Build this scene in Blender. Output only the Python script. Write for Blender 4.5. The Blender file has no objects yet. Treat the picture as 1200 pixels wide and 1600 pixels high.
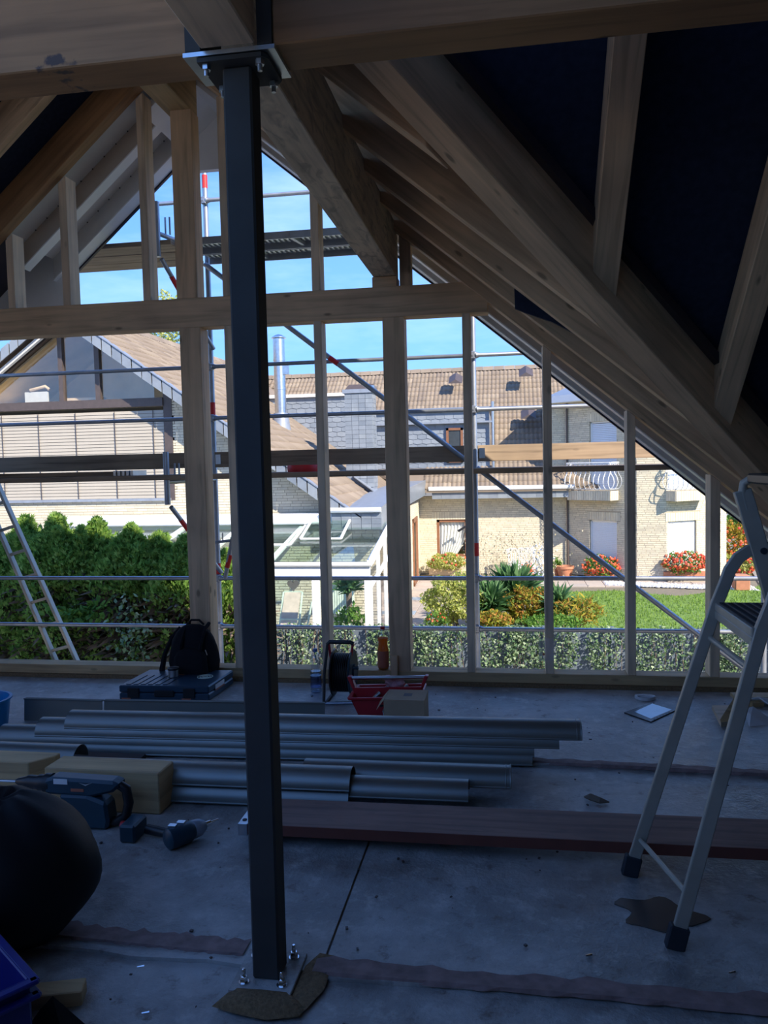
import bpy, math, random
import numpy as np
from mathutils import Vector, Matrix
random.seed(7); rng = np.random.default_rng(7)
SC = bpy.context.scene
COL = SC.collection
R = math.radians

# ---------------------------------------------------------------- camera
CAM = Vector((0.0, 0.0, 1.55))
FPX = 1238.0
YAW, PITCH, ROLL = 0.159647, 0.0602336, -0.0224831
_f = Vector((-math.sin(YAW)*math.cos(PITCH), math.cos(YAW)*math.cos(PITCH), -math.sin(PITCH)))
_r0 = Vector((math.cos(YAW), math.sin(YAW), 0)); _u0 = _r0.cross(_f)
_r = math.cos(ROLL)*_r0 + math.sin(ROLL)*_u0
_u = -math.sin(ROLL)*_r0 + math.cos(ROLL)*_u0
cd = bpy.data.cameras.new('camera'); cam = bpy.data.objects.new('camera', cd); COL.objects.link(cam)
cd.sensor_fit = 'VERTICAL'; cd.sensor_height = 32.0; cd.lens = FPX*32.0/1600.0
cd.clip_start = 0.05; cd.clip_end = 400
cam.matrix_world = Matrix(((_r.x, _u.x, -_f.x, CAM.x), (_r.y, _u.y, -_f.y, CAM.y), (_r.z, _u.z, -_f.z, CAM.z), (0, 0, 0, 1)))
SC.camera = cam

def ray(px, py):
    return _f*FPX + _r*(px-600) - _u*(py-800)
def at(px, py, Y):            # the point on the real plane y = Y that stands there
    d = ray(px, py); t = (Y-CAM.y)/d.y
    return CAM + d*t
def fl(px, py, z=0.0):        # the point at height z
    d = ray(px, py); t = (z-CAM.z)/d.z
    return CAM + d*t

# ---------------------------------------------------------------- world, sun, exposure
SC.view_settings.view_transform = 'Standard'; SC.view_settings.look = 'None'
SC.view_settings.exposure = 1.08; SC.view_settings.gamma = 1.0
SC.view_settings.use_curve_mapping = False
W = bpy.data.worlds.new('world'); SC.world = W; W.use_nodes = True
nt = W.node_tree; nt.nodes.clear()
def N(t, **k):
    n = nt.nodes.new(t)
    for a, b in k.items(): setattr(n, a, b)
    return n
out = N('ShaderNodeOutputWorld'); bg = N('ShaderNodeBackground')
tc = N('ShaderNodeTexCoord'); sep = N('ShaderNodeSeparateXYZ')
nt.links.new(tc.outputs['Generated'], sep.inputs[0])
rp = N('ShaderNodeValToRGB'); rp.color_ramp.elements[0].position = 0.0
els = rp.color_ramp.elements
els[0].color = (0.34, 0.57, 0.93, 1); els[1].position = 0.9; els[1].color = (0.08, 0.21, 0.60, 1)
e = els.new(0.14); e.color = (0.19, 0.43, 0.92, 1)
e = els.new(0.36); e.color = (0.11, 0.29, 0.80, 1)
nt.links.new(sep.outputs['Z'], rp.inputs[0])
mp = N('ShaderNodeMapping'); mp.inputs['Scale'].default_value = (1.2, 1.2, 5.0); mp.inputs['Rotation'].default_value = (0.3, 0.1, 0.4)
nt.links.new(tc.outputs['Generated'], mp.inputs[0])
nz = N('ShaderNodeTexNoise'); nz.inputs['Scale'].default_value = 2.2; nz.inputs['Detail'].default_value = 6; nz.inputs['Roughness'].default_value = .6
nt.links.new(mp.outputs[0], nz.inputs['Vector'])
cr = N('ShaderNodeValToRGB'); cr.color_ramp.elements[0].position = .47; cr.color_ramp.elements[0].color = (0, 0, 0, 1)
cr.color_ramp.elements[1].position = .85; cr.color_ramp.elements[1].color = (.55, .55, .55, 1)
nt.links.new(nz.outputs['Fac'], cr.inputs[0])
mx = N('ShaderNodeMixRGB'); mx.inputs['Color2'].default_value = (0.62, 0.80, 0.95, 1)
nt.links.new(cr.outputs[0], mx.inputs['Fac']); nt.links.new(rp.outputs[0], mx.inputs['Color1'])
nt.links.new(mx.outputs[0], bg.inputs['Color']); bg.inputs['Strength'].default_value = 0.86
nt.links.new(bg.outputs[0], out.inputs[0])
SUN_AZ, SUN_EL = R(50), R(35)      # to the right of straight back, above the horizon
SDIR = Vector((math.sin(SUN_AZ)*math.cos(SUN_EL), -math.cos(SUN_AZ)*math.cos(SUN_EL), math.sin(SUN_EL)))
sl = bpy.data.lights.new('sun', 'SUN'); sl.energy = 4.1; sl.color = (1.0, .91, .77); sl.angle = R(.6)
so = bpy.data.objects.new('sun', sl); COL.objects.link(so); so.location = (20, -20, 30)
so.rotation_euler = SDIR.to_track_quat('Z', 'Y').to_euler()

# ---------------------------------------------------------------- materials
def newmat(name):
    m = bpy.data.materials.new(name); m.use_nodes = True
    return m, m.node_tree, m.node_tree.nodes['Principled BSDF']
def lk(t, a, b): t.links.new(a, b)
def noise(t, scale, detail=4, rough=.55, coord='Object', sc=(1, 1, 1)):
    c = t.nodes.new('ShaderNodeTexCoord'); m = t.nodes.new('ShaderNodeMapping'); m.inputs['Scale'].default_value = sc
    n = t.nodes.new('ShaderNodeTexNoise'); n.inputs['Scale'].default_value = scale; n.inputs['Detail'].default_value = detail
    n.inputs['Roughness'].default_value = rough
    lk(t, c.outputs[coord], m.inputs[0]); lk(t, m.outputs[0], n.inputs['Vector'])
    return n
def ramp(t, src, stops):
    r = t.nodes.new('ShaderNodeValToRGB'); el = r.color_ramp.elements
    el[0].position = stops[0][0]; el[0].color = (*stops[0][1], 1)
    el[1].position = stops[-1][0]; el[1].color = (*stops[-1][1], 1)
    for p, c in stops[1:-1]:
        x = el.new(p); x.color = (*c, 1)
    lk(t, src, r.inputs[0]); return r
def mixc(t, fac, a, b, mode='MIX'):
    m = t.nodes.new('ShaderNodeMixRGB'); m.blend_type = mode
    for s, x in (('Fac', fac), ('Color1', a), ('Color2', b)):
        if hasattr(x, 'is_output'): lk(t, x, m.inputs[s])
        elif isinstance(x, tuple): m.inputs[s].default_value = (*x, 1)
        else: m.inputs[s].default_value = x
    return m.outputs[0]
def bump(t, p, src, strength=.3, dist=.01):
    b = t.nodes.new('ShaderNodeBump'); b.inputs['Strength'].default_value = strength; b.inputs['Distance'].default_value = dist
    lk(t, src, b.inputs['Height']); lk(t, b.outputs[0], p.inputs['Normal'])
def sc3(c, k): return tuple(min(1, x*k) for x in c)
def plain(name, col, rough=.6, metal=0, var=.12, scale=8, bmp=0, spec=.5, coord='Object', trans=0, coat=0):
    m, t, p = newmat(name)
    n = noise(t, scale, coord=coord)
    r = ramp(t, n.outputs['Fac'], [(.3, sc3(col, 1-var)), (.7, sc3(col, 1+var))])
    lk(t, r.outputs[0], p.inputs['Base Color'])
    p.inputs['Roughness'].default_value = rough; p.inputs['Metallic'].default_value = metal
    p.inputs['Specular IOR Level'].default_value = spec
    if coat: p.inputs['Coat Weight'].default_value = coat
    if bmp: bump(t, p, n.outputs['Fac'], bmp)
    return m
def wood(name, c, dark=.7, rough=.65, knots=.35, stain=0.0):
    m, t, p = newmat(name)
    uv = t.nodes.new('ShaderNodeUVMap')
    oi = t.nodes.new('ShaderNodeObjectInfo')
    add = t.nodes.new('ShaderNodeVectorMath'); add.operation = 'ADD'
    ml = t.nodes.new('ShaderNodeVectorMath'); ml.operation = 'SCALE'; ml.inputs['Scale'].default_value = 37
    cmb = t.nodes.new('ShaderNodeCombineXYZ'); lk(t, oi.outputs['Random'], cmb.inputs[0]); lk(t, oi.outputs['Random'], cmb.inputs[1])
    lk(t, cmb.outputs[0], ml.inputs[0]); lk(t, uv.outputs[0], add.inputs[0]); lk(t, ml.outputs[0], add.inputs[1])
    mp = t.nodes.new('ShaderNodeMapping'); mp.inputs['Scale'].default_value = (1.6, 26, 1); lk(t, add.outputs[0], mp.inputs[0])
    n = t.nodes.new('ShaderNodeTexNoise'); n.inputs['Scale'].default_value = 1.0; n.inputs['Detail'].default_value = 5; n.inputs['Distortion'].default_value = .6
    lk(t, mp.outputs[0], n.inputs['Vector'])
    r = ramp(t, n.outputs['Fac'], [(.3, sc3(c, dark)), (.5, c), (.72, sc3(c, 1.15))])
    mp2 = t.nodes.new('ShaderNodeMapping'); mp2.inputs['Scale'].default_value = (3.2, 9, 1); lk(t, add.outputs[0], mp2.inputs[0])
    v = t.nodes.new('ShaderNodeTexVoronoi'); v.inputs['Scale'].default_value = 1.0; lk(t, mp2.outputs[0], v.inputs['Vector'])
    kr = ramp(t, v.outputs['Distance'], [(.0, (1, 1, 1)), (.06, (1, 1, 1)), (.12, (0, 0, 0))])
    k = t.nodes.new('ShaderNodeMath'); k.operation = 'MULTIPLY'; lk(t, kr.outputs[0], k.inputs[0]); k.inputs[1].default_value = knots*1.6
    col = mixc(t, k.outputs[0], r.outputs[0], sc3(c, .3))
    n3 = t.nodes.new('ShaderNodeTexNoise'); n3.inputs['Scale'].default_value = 2.3; n3.inputs['Detail'].default_value = 3; lk(t, add.outputs[0], n3.inputs['Vector'])
    r3 = ramp(t, n3.outputs['Fac'], [(.35, (.78, .78, .8)), (.65, (1.0, 1.0, 1.0))])
    col = mixc(t, 1.0, col, r3.outputs[0], 'MULTIPLY')
    if stain:
        mp4 = t.nodes.new('ShaderNodeMapping'); mp4.inputs['Scale'].default_value = (3.5, 9, 1); lk(t, add.outputs[0], mp4.inputs[0])
        n4 = t.nodes.new('ShaderNodeTexNoise'); n4.inputs['Scale'].default_value = 1.6; n4.inputs['Detail'].default_value = 6; n4.inputs['Distortion'].default_value = 1.2
        lk(t, mp4.outputs[0], n4.inputs['Vector'])
        r4 = ramp(t, n4.outputs['Fac'], [(.52, (0, 0, 0)), (.66, (stain,)*3)])
        col = mixc(t, r4.outputs[0], col, (.10, .085, .075))
    lk(t, col, p.inputs['Base Color'])
    p.inputs['Roughness'].default_value = rough; p.inputs['Specular IOR Level'].default_value = .3
    bump(t, p, n.outputs['Fac'], .12, .003)
    return m
def vary(name, cols, rough=.8, spec=.3, bmp=0, sss=0, scale=6, trans=0):
    """colour picked per loose piece and per object"""
    m, t, p = newmat(name)
    g = t.nodes.new('ShaderNodeNewGeometry'); oi = t.nodes.new('ShaderNodeObjectInfo')
    a = t.nodes.new('ShaderNodeMath'); a.operation = 'ADD'; lk(t, g.outputs['Random Per Island'], a.inputs[0]); lk(t, oi.outputs['Random'], a.inputs[1])
    fr = t.nodes.new('ShaderNodeMath'); fr.operation = 'FRACT'; lk(t, a.outputs[0], fr.inputs[0])
    n = len(cols)
    r = ramp(t, fr.outputs[0], [(i/(n-1), c) for i, c in enumerate(cols)])
    nn = noise(t, scale); r2 = ramp(t, nn.outputs['Fac'], [(.3, (.85,)*3), (.7, (1.0,)*3)])
    lk(t, mixc(t, 1.0, r.outputs[0], r2.outputs[0], 'MULTIPLY'), p.inputs['Base Color'])
    p.inputs['Roughness'].default_value = rough; p.inputs['Specular IOR Level'].default_value = spec
    if bmp: bump(t, p, nn.outputs['Fac'], bmp)
    if trans:
        tr = t.nodes.new('ShaderNodeBsdfTranslucent'); lk(t, r.outputs[0], tr.inputs[0])
        ms = t.nodes.new('ShaderNodeMixShader'); ms.inputs[0].default_value = trans
        o = t.nodes['Material Output']; lk(t, p.outputs[0], ms.inputs[1]); lk(t, tr.outputs[0], ms.inputs[2]); lk(t, ms.outputs[0], o.inputs[0])
    return m
def glass(name, tint=(.97, .98, .98), refl=.06, rough=.02):
    m, t, p = newmat(name); t.nodes.remove(p)
    tr = t.nodes.new('ShaderNodeBsdfTransparent'); tr.inputs[0].default_value = (*tint, 1)
    gl = t.nodes.new('ShaderNodeBsdfGlossy'); gl.inputs['Roughness'].default_value = rough
    fz = t.nodes.new('ShaderNodeLayerWeight'); fz.inputs['Blend'].default_value = .5
    pw = t.nodes.new('ShaderNodeMath'); pw.operation = 'POWER'; lk(t, fz.outputs['Facing'], pw.inputs[0]); pw.inputs[1].default_value = 4
    ma = t.nodes.new('ShaderNodeMath'); ma.operation = 'MULTIPLY_ADD'; ma.use_clamp = True; lk(t, pw.outputs[0], ma.inputs[0]); ma.inputs[1].default_value = .5; ma.inputs[2].default_value = refl
    ms = t.nodes.new('ShaderNodeMixShader'); lk(t, ma.outputs[0], ms.inputs[0])
    lk(t, tr.outputs[0], ms.inputs[1]); lk(t, gl.outputs[0], ms.inputs[2]); lk(t, ms.outputs[0], t.nodes['Material Output'].inputs[0])
    return m

M = {}
M['timber'] = wood('timber', (.76, .51, .30), knots=.5)
M['timber_pale'] = wood('timber_pale', (.84, .63, .42), knots=.3)
M['timber_glulam'] = wood('timber_glulam', (.43, .225, .10), knots=.6, rough=.6)
def smudged(base, name, p, size):      # a hand-sized dirt smear at one place on the beam
    m = base.copy(); m.name = name; t = m.node_tree; b = t.nodes['Principled BSDF']; src = b.inputs['Base Color'].links[0].from_socket
    g = t.nodes.new('ShaderNodeNewGeometry'); v = t.nodes.new('ShaderNodeVectorMath'); v.operation = 'SUBTRACT'; lk(t, g.outputs['Position'], v.inputs[0]); v.inputs[1].default_value = tuple(p)
    w = t.nodes.new('ShaderNodeVectorMath'); w.operation = 'MULTIPLY'; lk(t, v.outputs[0], w.inputs[0]); w.inputs[1].default_value = (1/size[0], 0, 1/size[1])
    l = t.nodes.new('ShaderNodeVectorMath'); l.operation = 'LENGTH'; lk(t, w.outputs[0], l.inputs[0])
    n = noise(t, 22, 5); a = t.nodes.new('ShaderNodeMath'); a.operation = 'MULTIPLY_ADD'; lk(t, n.outputs['Fac'], a.inputs[0]); a.inputs[1].default_value = 1.4; lk(t, l.outputs['Value'], a.inputs[2])
    r = ramp(t, a.outputs[0], [(.85, (.85,)*3), (1.25, (0, 0, 0))]); lk(t, mixc(t, r.outputs[0], src, (.05, .045, .05)), b.inputs['Base Color'])
    return m
M['glulam_smudged'] = smudged(M['timber_glulam'], 'glulam_smudged', at(88, 98, 2.165), (.17, .06))
M['timber_stained'] = wood('timber_stained', (.78, .64, .46), knots=.4, stain=.45)
M['timber_new'] = wood('timber_new', (.62, .43, .22), knots=.3)
M['scaffold_board'] = wood('scaffold_board', (.42, .31, .21), knots=.2, dark=.6)
M['form_board'] = wood('form_board', (.30, .17, .13), knots=.1, stain=.3)
M['form_edge'] = plain('form_edge', (.16, .05, .035), .7)
M['soffit'] = plain('soffit', (.62, .60, .58), .6, var=.04)
M['soffit_tan'] = plain('soffit_tan', (.50, .42, .34), .6, var=.05)
M['white_paint'] = plain('white_paint', (.80, .80, .80), .45, var=.03)
M['membrane'] = plain('membrane', (.022, .030, .058), .75, var=.2, scale=30, bmp=.1, spec=.2)
M['dark_trim'] = plain('dark_trim', (.02, .015, .03), .4)
M['steel_post'] = plain('steel_post', (.060, .058, .056), .7, var=.12, scale=6, spec=.2, bmp=.02)
M['galv'] = plain('galv', (.62, .65, .68), .32, 1, var=.12, scale=14)
M['galv_tube'] = plain('galv_tube', (.40, .43, .48), .42, .75, var=.12, scale=10)
M['zinc'] = plain('zinc', (.22, .23, .215), .40, .7, var=.06, scale=3)
M['alu'] = plain('alu', (.44, .40, .33), .5, .25, var=.1, scale=10)
M['chrome'] = plain('chrome', (.8, .8, .8), .15, 1, var=.02)
M['rubber'] = plain('rubber', (.02, .025, .035), .7)
M['black_plastic'] = plain('black_plastic', (.012, .013, .016), .4)
M['black_cloth'] = plain('black_cloth', (.012, .012, .015), .9, scale=40, bmp=.2, spec=.2)
M['case_blue'] = plain('case_blue', (.02, .05, .085), .35, var=.1)
M['tool_blue'] = plain('tool_blue', (.012, .045, .07), .4)
M['red_plastic'] = plain('red_plastic', (.42, .02, .03), .4)
M['red_paint'] = plain('red_paint', (.70, .03, .03), .5)
M['crate_blue'] = plain('crate_blue', (.010, .015, .17), .45)
M['tub_blue'] = plain('tub_blue', (.01, .22, .50), .4)
M['cardboard'] = plain('cardboard', (.42, .30, .19), .8, var=.06)
M['paper'] = plain('paper', (.72, .72, .72), .8, var=.05)
M['pink_cloth'] = plain('pink_cloth', (.60, .32, .34), .8)
M['screen'] = plain('screen', (.45, .55, .72), .12, var=.15, scale=4)  # pale blue of the mirrored sky is put into the base colour
M['sand'] = plain('sand', (.22, .14, .07), .95, var=.3, scale=90, bmp=.6)
M['lap_red'] = plain('lap_red', (.27, .18, .165), .8, var=.3, scale=18, bmp=.3)
M['white_plastic'] = plain('white_plastic', (.75, .76, .78), .35, var=.03)
M['brown_frame'] = plain('brown_frame', (.23, .10, .05), .5)
M['dark_brown'] = plain('dark_brown', (.085, .065, .06), .5)
M['blind_slat'] = plain('blind_slat', (.43, .385, .315), .5, var=.03)
M['interior'] = plain('interior', (.78, .64, .44), .8, var=.15, scale=1.5)
M['mortar'] = plain('mortar', (.42, .36, .27), .9)
M['brick'] = vary('brick', [(.66, .59, .45), (.74, .66, .50), (.61, .55, .43), (.77, .69, .52), (.68, .59, .44)], .85, .25)
M['tile'] = vary('tile', [(.23, .18, .135), (.28, .22, .165), (.25, .195, .145), (.32, .255, .19), (.215, .17, .135)], .8, .3, scale=3)
M['slate'] = vary('slate', [(.20, .23, .27), (.26, .29, .33), (.23, .26, .30), (.30, .33, .36)], .38, .6)
M['lead'] = plain('lead', (.30, .33, .38), .4, .3)
M['paver'] = vary('paver', [(.46, .38, .32), (.52, .44, .37), (.42, .37, .33), (.50, .40, .34)], .9)
M['paver_blue'] = plain('paver_blue', (.30, .36, .42), .9)
M['asphalt'] = plain('asphalt', (.30, .28, .26), .95, scale=30)
M['lawn'] = plain('lawn', (.14, .23, .04), .95, var=.35, scale=9)
M['grass'] = vary('grass', [(.14, .27, .04), (.21, .35, .05), (.28, .40, .08), (.17, .29, .04)], .8, trans=.35)
M['soil'] = plain('soil', (.20, .17, .12), .95, scale=12)
M['thuja'] = vary('thuja', [(.11, .23, .04), (.22, .38, .07), (.34, .50, .11), (.14, .29, .05), (.42, .55, .15)], .75, trans=.4)
M['dead_twig'] = vary('dead_twig', [(.12, .085, .06), (.22, .17, .13), (.16, .12, .09)], .9)
M['ivy'] = vary('ivy', [(.05, .12, .05), (.13, .23, .09), (.27, .36, .18), (.09, .17, .07), (.40, .48, .30), (.06, .13, .06)], .5, .5, trans=.2)
M['gravel_bounce'] = plain('gravel_bounce', (.52, .46, .38), .95, scale=20)
M['fence_panel'] = plain('fence_panel', (.13, .16, .20), .5)
M['leaf_yellow'] = vary('leaf_yellow', [(.42, .45, .08), (.55, .55, .18), (.30, .40, .06), (.60, .58, .25)], .7, trans=.35)
M['leaf_autumn'] = vary('leaf_autumn', [(.20, .28, .04), (.45, .38, .05), (.50, .20, .05), (.14, .22, .03), (.55, .42, .04)], .7, trans=.35)
M['leaf_green'] = vary('leaf_green', [(.06, .16, .03), (.12, .26, .04), (.18, .32, .05), (.09, .20, .03)], .7, trans=.3)
M['yucca'] = vary('yucca', [(.05, .13, .05), (.10, .22, .07), (.14, .26, .10), (.07, .16, .06)], .6, trans=.2)
M['plume'] = vary('plume', [(.50, .44, .30), (.60, .52, .36), (.42, .34, .22)], .9)
M['geranium'] = vary('geranium', [(.85, .12, .04), (.90, .22, .08), (.80, .08, .06), (.85, .32, .20)], .7, trans=.2)
M['terracotta'] = plain('terracotta', (.48, .20, .11), .8)
M['stones'] = vary('stones', [(.7, .7, .72), (.6, .6, .62), (.8, .8, .8)], .8)
M['shutter'] = plain('shutter', (.74, .76, .79), .5, var=.03)
M['curtain'] = plain('curtain', (.78, .78, .76), .85, var=.04)
M['dark_glass'] = plain('dark_glass', (.05, .06, .07), .08, var=.1)
M['glass'] = glass('glass')
M['glass_green'] = glass('glass_green', (.92, .98, .945), .08)
M['glass_gable'] = glass('glass_gable', (.97, .97, .95), .10)
M['poly_clear'] = glass('poly_clear', (.86, .90, .95), .16, .08)
M['water'] = glass('water', (.80, .88, .97), .12)
M['juice'] = vary('juice', [(.90, .36, .02), (.92, .40, .03)], .3, trans=.9)
M['label_red'] = plain('label_red', (.45, .14, .08), .5)
M['label_blue'] = plain('label_blue', (.10, .16, .38), .5)
M['canvas'] = plain('canvas', (.62, .50, .42), .8)
M['wicker'] = plain('wicker', (.78, .62, .42), .8, scale=60, bmp=.5)
M['lacquer_green'] = plain('lacquer_green', (.62, .72, .60), .5)
M['bin_bag'] = plain('bin_bag', (.006, .006, .008), .62, scale=5, bmp=.4, spec=.25)
M['cable'] = plain('cable', (.008, .008, .01), .5)

def felt_mat():
    m, t, p = newmat('roofing_felt')
    n1 = noise(t, 1.6, 8, .65); n2 = noise(t, 9, 8, .7); n3 = noise(t, 60, 3, .6)
    c = ramp(t, n1.outputs['Fac'], [(.34, (.19, .18, .17)), (.5, (.33, .32, .305)), (.64, (.50, .49, .47))])
    c2 = ramp(t, n2.outputs['Fac'], [(.52, (0, 0, 0)), (.68, (.75, .75, .75))])
    col = mixc(t, c2.outputs[0], c.outputs[0], (.56, .55, .52))
    c3 = ramp(t, n2.outputs['Fac'], [(.3, (.9, .9, .9)), (.43, (0, 0, 0))])
    col = mixc(t, c3.outputs[0], col, (.13, .095, .075))
    lk(t, col, p.inputs['Base Color'])
    rr = ramp(t, n1.outputs['Fac'], [(.3, (.30,)*3), (.7, (.52,)*3)]); lk(t, rr.outputs[0], p.inputs['Roughness'])
    p.inputs['Specular IOR Level'].default_value = .55
    mm = t.nodes.new('ShaderNodeMath'); mm.operation = 'ADD'; lk(t, n2.outputs['Fac'], mm.inputs[0])
    k = t.nodes.new('ShaderNodeMath'); k.operation = 'MULTIPLY'; k.inputs[1].default_value = .35; lk(t, n3.outputs['Fac'], k.inputs[0]); lk(t, k.outputs[0], mm.inputs[1])
    bump(t, p, mm.outputs[0], .6, .015)
    return m
M['felt'] = felt_mat()
def puddle_mat():
    m, t, p = newmat('puddle'); p.inputs['Base Color'].default_value = (.075, .062, .055, 1); p.inputs['Roughness'].default_value = .16
    return m
M['puddle'] = puddle_mat()

# ---------------------------------------------------------------- mesh builder
ROOT = {}          # object name -> world origin of its thing
class MB:
    def __init__(s): s.v = []; s.f = []
    def add(s, vs, fs):
        o = len(s.v); s.v += [tuple(x) for x in vs]; s.f += [tuple(i+o for i in q) for q in fs]; return s
    def box(s, c, d, rot=None):
        c = Vector(c); h = Vector(d)/2
        vs = [Vector((sx*h.x, sy*h.y, sz*h.z)) for sx in (-1, 1) for sy in (-1, 1) for sz in (-1, 1)]
        if rot is not None: vs = [rot @ x for x in vs]
        return s.add([c+x for x in vs], [(0, 1, 3, 2), (4, 6, 7, 5), (0, 4, 5, 1), (2, 3, 7, 6), (0, 2, 6, 4), (1, 5, 7, 3)])
    def b2(s, a, b):       # box from two corners
        a = Vector(a); b = Vector(b); return s.box((a+b)/2, [abs(x) for x in (b-a)])
    def beam(s, p0, p1, w, h, up=(0, 0, 1)):
        p0 = Vector(p0); p1 = Vector(p1); d = (p1-p0); L = d.length; d.normalize()
        if abs(d.dot(Vector(up))) > .98: up = (0, 1, 0) if abs(d.y) < .9 else (1, 0, 0)
        sd = d.cross(Vector(up)).normalized(); u = sd.cross(d)
        vs = [p + sd*(a*w/2) + u*(b*h/2) for p in (p0, p1) for a in (-1, 1) for b in (-1, 1)]
        return s.add(vs, [(0, 1, 3, 2), (4, 6, 7, 5), (0, 4, 5, 1), (2, 3, 7, 6), (0, 2, 6, 4), (1, 5, 7, 3)])
    def tube(s, pts, r, n=10, caps=True):
        pts = [Vector(p) for p in pts]; k = len(pts); rs = r if isinstance(r, (list, tuple)) else [r]*k
        t0 = (pts[1]-pts[0]).normalized(); a = t0.orthogonal().normalized(); vs = []; prev = t0
        for i, p in enumerate(pts):
            t = (pts[min(i+1, k-1)]-pts[max(i-1, 0)]).normalized()
            q = prev.rotation_difference(t); a = (q @ a); a = (a - t*a.dot(t)).normalized(); prev = t; b = t.cross(a)
            vs += [p + (a*math.cos(2*math.pi*j/n) + b*math.sin(2*math.pi*j/n))*rs[i] for j in range(n)]
        fs = [(i*n+j, i*n+(j+1) % n, (i+1)*n+(j+1) % n, (i+1)*n+j) for i in range(k-1) for j in range(n)]
        if caps: fs += [tuple(range(n-1, -1, -1)), tuple((k-1)*n+j for j in range(n))]
        return s.add(vs, fs)
    def lathe(s, prof, c=(0, 0, 0), n=20, rot=None):
        c = Vector(c); vs = []
        for r, z in prof:
            for j in range(n):
                x = Vector((r*math.cos(2*math.pi*j/n), r*math.sin(2*math.pi*j/n), z))
                vs.append(c + (rot @ x if rot is not None else x))
        k = len(prof)
        fs = [(i*n+j, i*n+(j+1) % n, (i+1)*n+(j+1) % n, (i+1)*n+j) for i in range(k-1) for j in range(n)]
        if prof[0][0] > 1e-5: fs.append(tuple(range(n-1, -1, -1)))
        if prof[-1][0] > 1e-5: fs.append(tuple((k-1)*n+j for j in range(n)))
        return s.add(vs, fs)
    def prism(s, poly, ext):      # extrude a planar polygon by a vector
        poly = [Vector(p) for p in poly]; e = Vector(ext); n = len(poly)
        return s.add(poly+[p+e for p in poly], [tuple(range(n-1, -1, -1)), tuple(range(n, 2*n))] + [(i, (i+1) % n, n+(i+1) % n, n+i) for i in range(n)])
    def ball(s, c, r, n=12, m=8, sc=(1, 1, 1), fn=None):
        c = Vector(c); vs = []
        for i in range(m+1):
            th = math.pi*i/m
            for j in range(n):
                ph = 2*math.pi*j/n; d = Vector((math.sin(th)*math.cos(ph), math.sin(th)*math.sin(ph), math.cos(th)))
                k = fn(d) if fn else 1
                vs.append(c + Vector((d.x*sc[0], d.y*sc[1], d.z*sc[2]))*r*k)
        return s.add(vs, [(i*n+j, (i+1)*n+j, (i+1)*n+(j+1) % n, i*n+(j+1) % n) for i in range(m) for j in range(n)])
    def build(s, name, mat, parent=None, axis=(1, 0, 0), bevel=0, smooth=False, origin=None, kind=None, label=None, cat=None, group=None, uv=True, auto=40):
        o0 = Vector(origin) if origin is not None else (ROOT[parent.name] if parent is not None else Vector((0, 0, 0)))
        me = bpy.data.meshes.new(name)
        V = np.array(s.v, dtype=float) - np.array(o0)
        me.from_pydata(V.tolist(), [], s.f)
        ob = bpy.data.objects.new(name, me)
        if parent is not None:
            ob.parent = parent; ROOT[ob.name] = ROOT[parent.name]
            if origin is not None: ob.location = o0 - ROOT[parent.name]; ROOT[ob.name] = ROOT[parent.name]
        else:
            ob.location = o0; ROOT[ob.name] = o0
        COL.objects.link(ob)
        if isinstance(mat, str): mat = M[mat]
        me.materials.append(mat)
        if uv and len(s.f) < 20000: uvs(me, Vector(axis))
        if smooth:
            me.shade_smooth()
            if auto: me.set_sharp_from_angle(angle=R(auto))
        bm_fix(me)
        if bevel:
            b = ob.modifiers.new('bevel', 'BEVEL'); b.width = bevel; b.segments = 1; b.limit_method = 'ANGLE'
        tag(ob, kind, label, cat, group)
        return ob
def bm_fix(me):
    if len(me.polygons) > 20000: return
    import bmesh
    b = bmesh.new(); b.from_mesh(me); bmesh.ops.recalc_face_normals(b, faces=b.faces); b.to_mesh(me); b.free()
def uvs(me, ax):
    ax = ax.normalized(); a = np.array(ax); lay = me.uv_layers.new(name='UVMap')
    t1 = ax.orthogonal().normalized(); t2 = ax.cross(t1); t1 = np.array(t1); t2 = np.array(t2)
    if abs(ax.z) < .9:
        t2 = np.array(Vector((0, 0, 1)) - ax*ax.z); t2 /= np.linalg.norm(t2); t1 = np.cross(a, t2)
    co = np.zeros(len(me.vertices)*3); me.vertices.foreach_get('co', co); co = co.reshape(-1, 3)
    out = np.zeros((len(me.loops), 2))
    for p in me.polygons:
        n = np.array(p.normal); li = list(p.loop_indices); P = co[[me.loops[i].vertex_index for i in li]]
        if abs(n@a) > .8: out[li, 0] = P@t1*.3; out[li, 1] = P@t2
        elif abs(n@t1) > abs(n@t2): out[li, 0] = P@a; out[li, 1] = P@t2
        else: out[li, 0] = P@a; out[li, 1] = P@t1+.7
    lay.data.foreach_set('uv', out.ravel())
def tag(o, kind=None, label=None, cat=None, group=None):
    if kind: o['kind'] = kind
    if label: o['label'] = label
    if cat: o['category'] = cat
    if group: o['group'] = group
    return o
def thing(name, loc, label=None, cat=None, group=None, kind=None):
    o = bpy.data.objects.new(name, None); o.location = loc; COL.objects.link(o); ROOT[o.name] = Vector(loc)
    o.empty_display_size = .1
    return tag(o, kind, label, cat, group)
def copy_thing(o, loc, label=None, rotz=None, scale=None):
    c = o.copy(); COL.objects.link(c); c.location = loc; ROOT[c.name] = Vector(loc)
    if rotz is not None: c.rotation_euler = (0, 0, rotz)
    if scale is not None: c.scale = scale
    if label: c['label'] = label
    for ch in o.children:
        d = ch.copy(); COL.objects.link(d); d.parent = c
        for g in ch.children:
            e = g.copy(); COL.objects.link(e); e.parent = d
    return c
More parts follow.
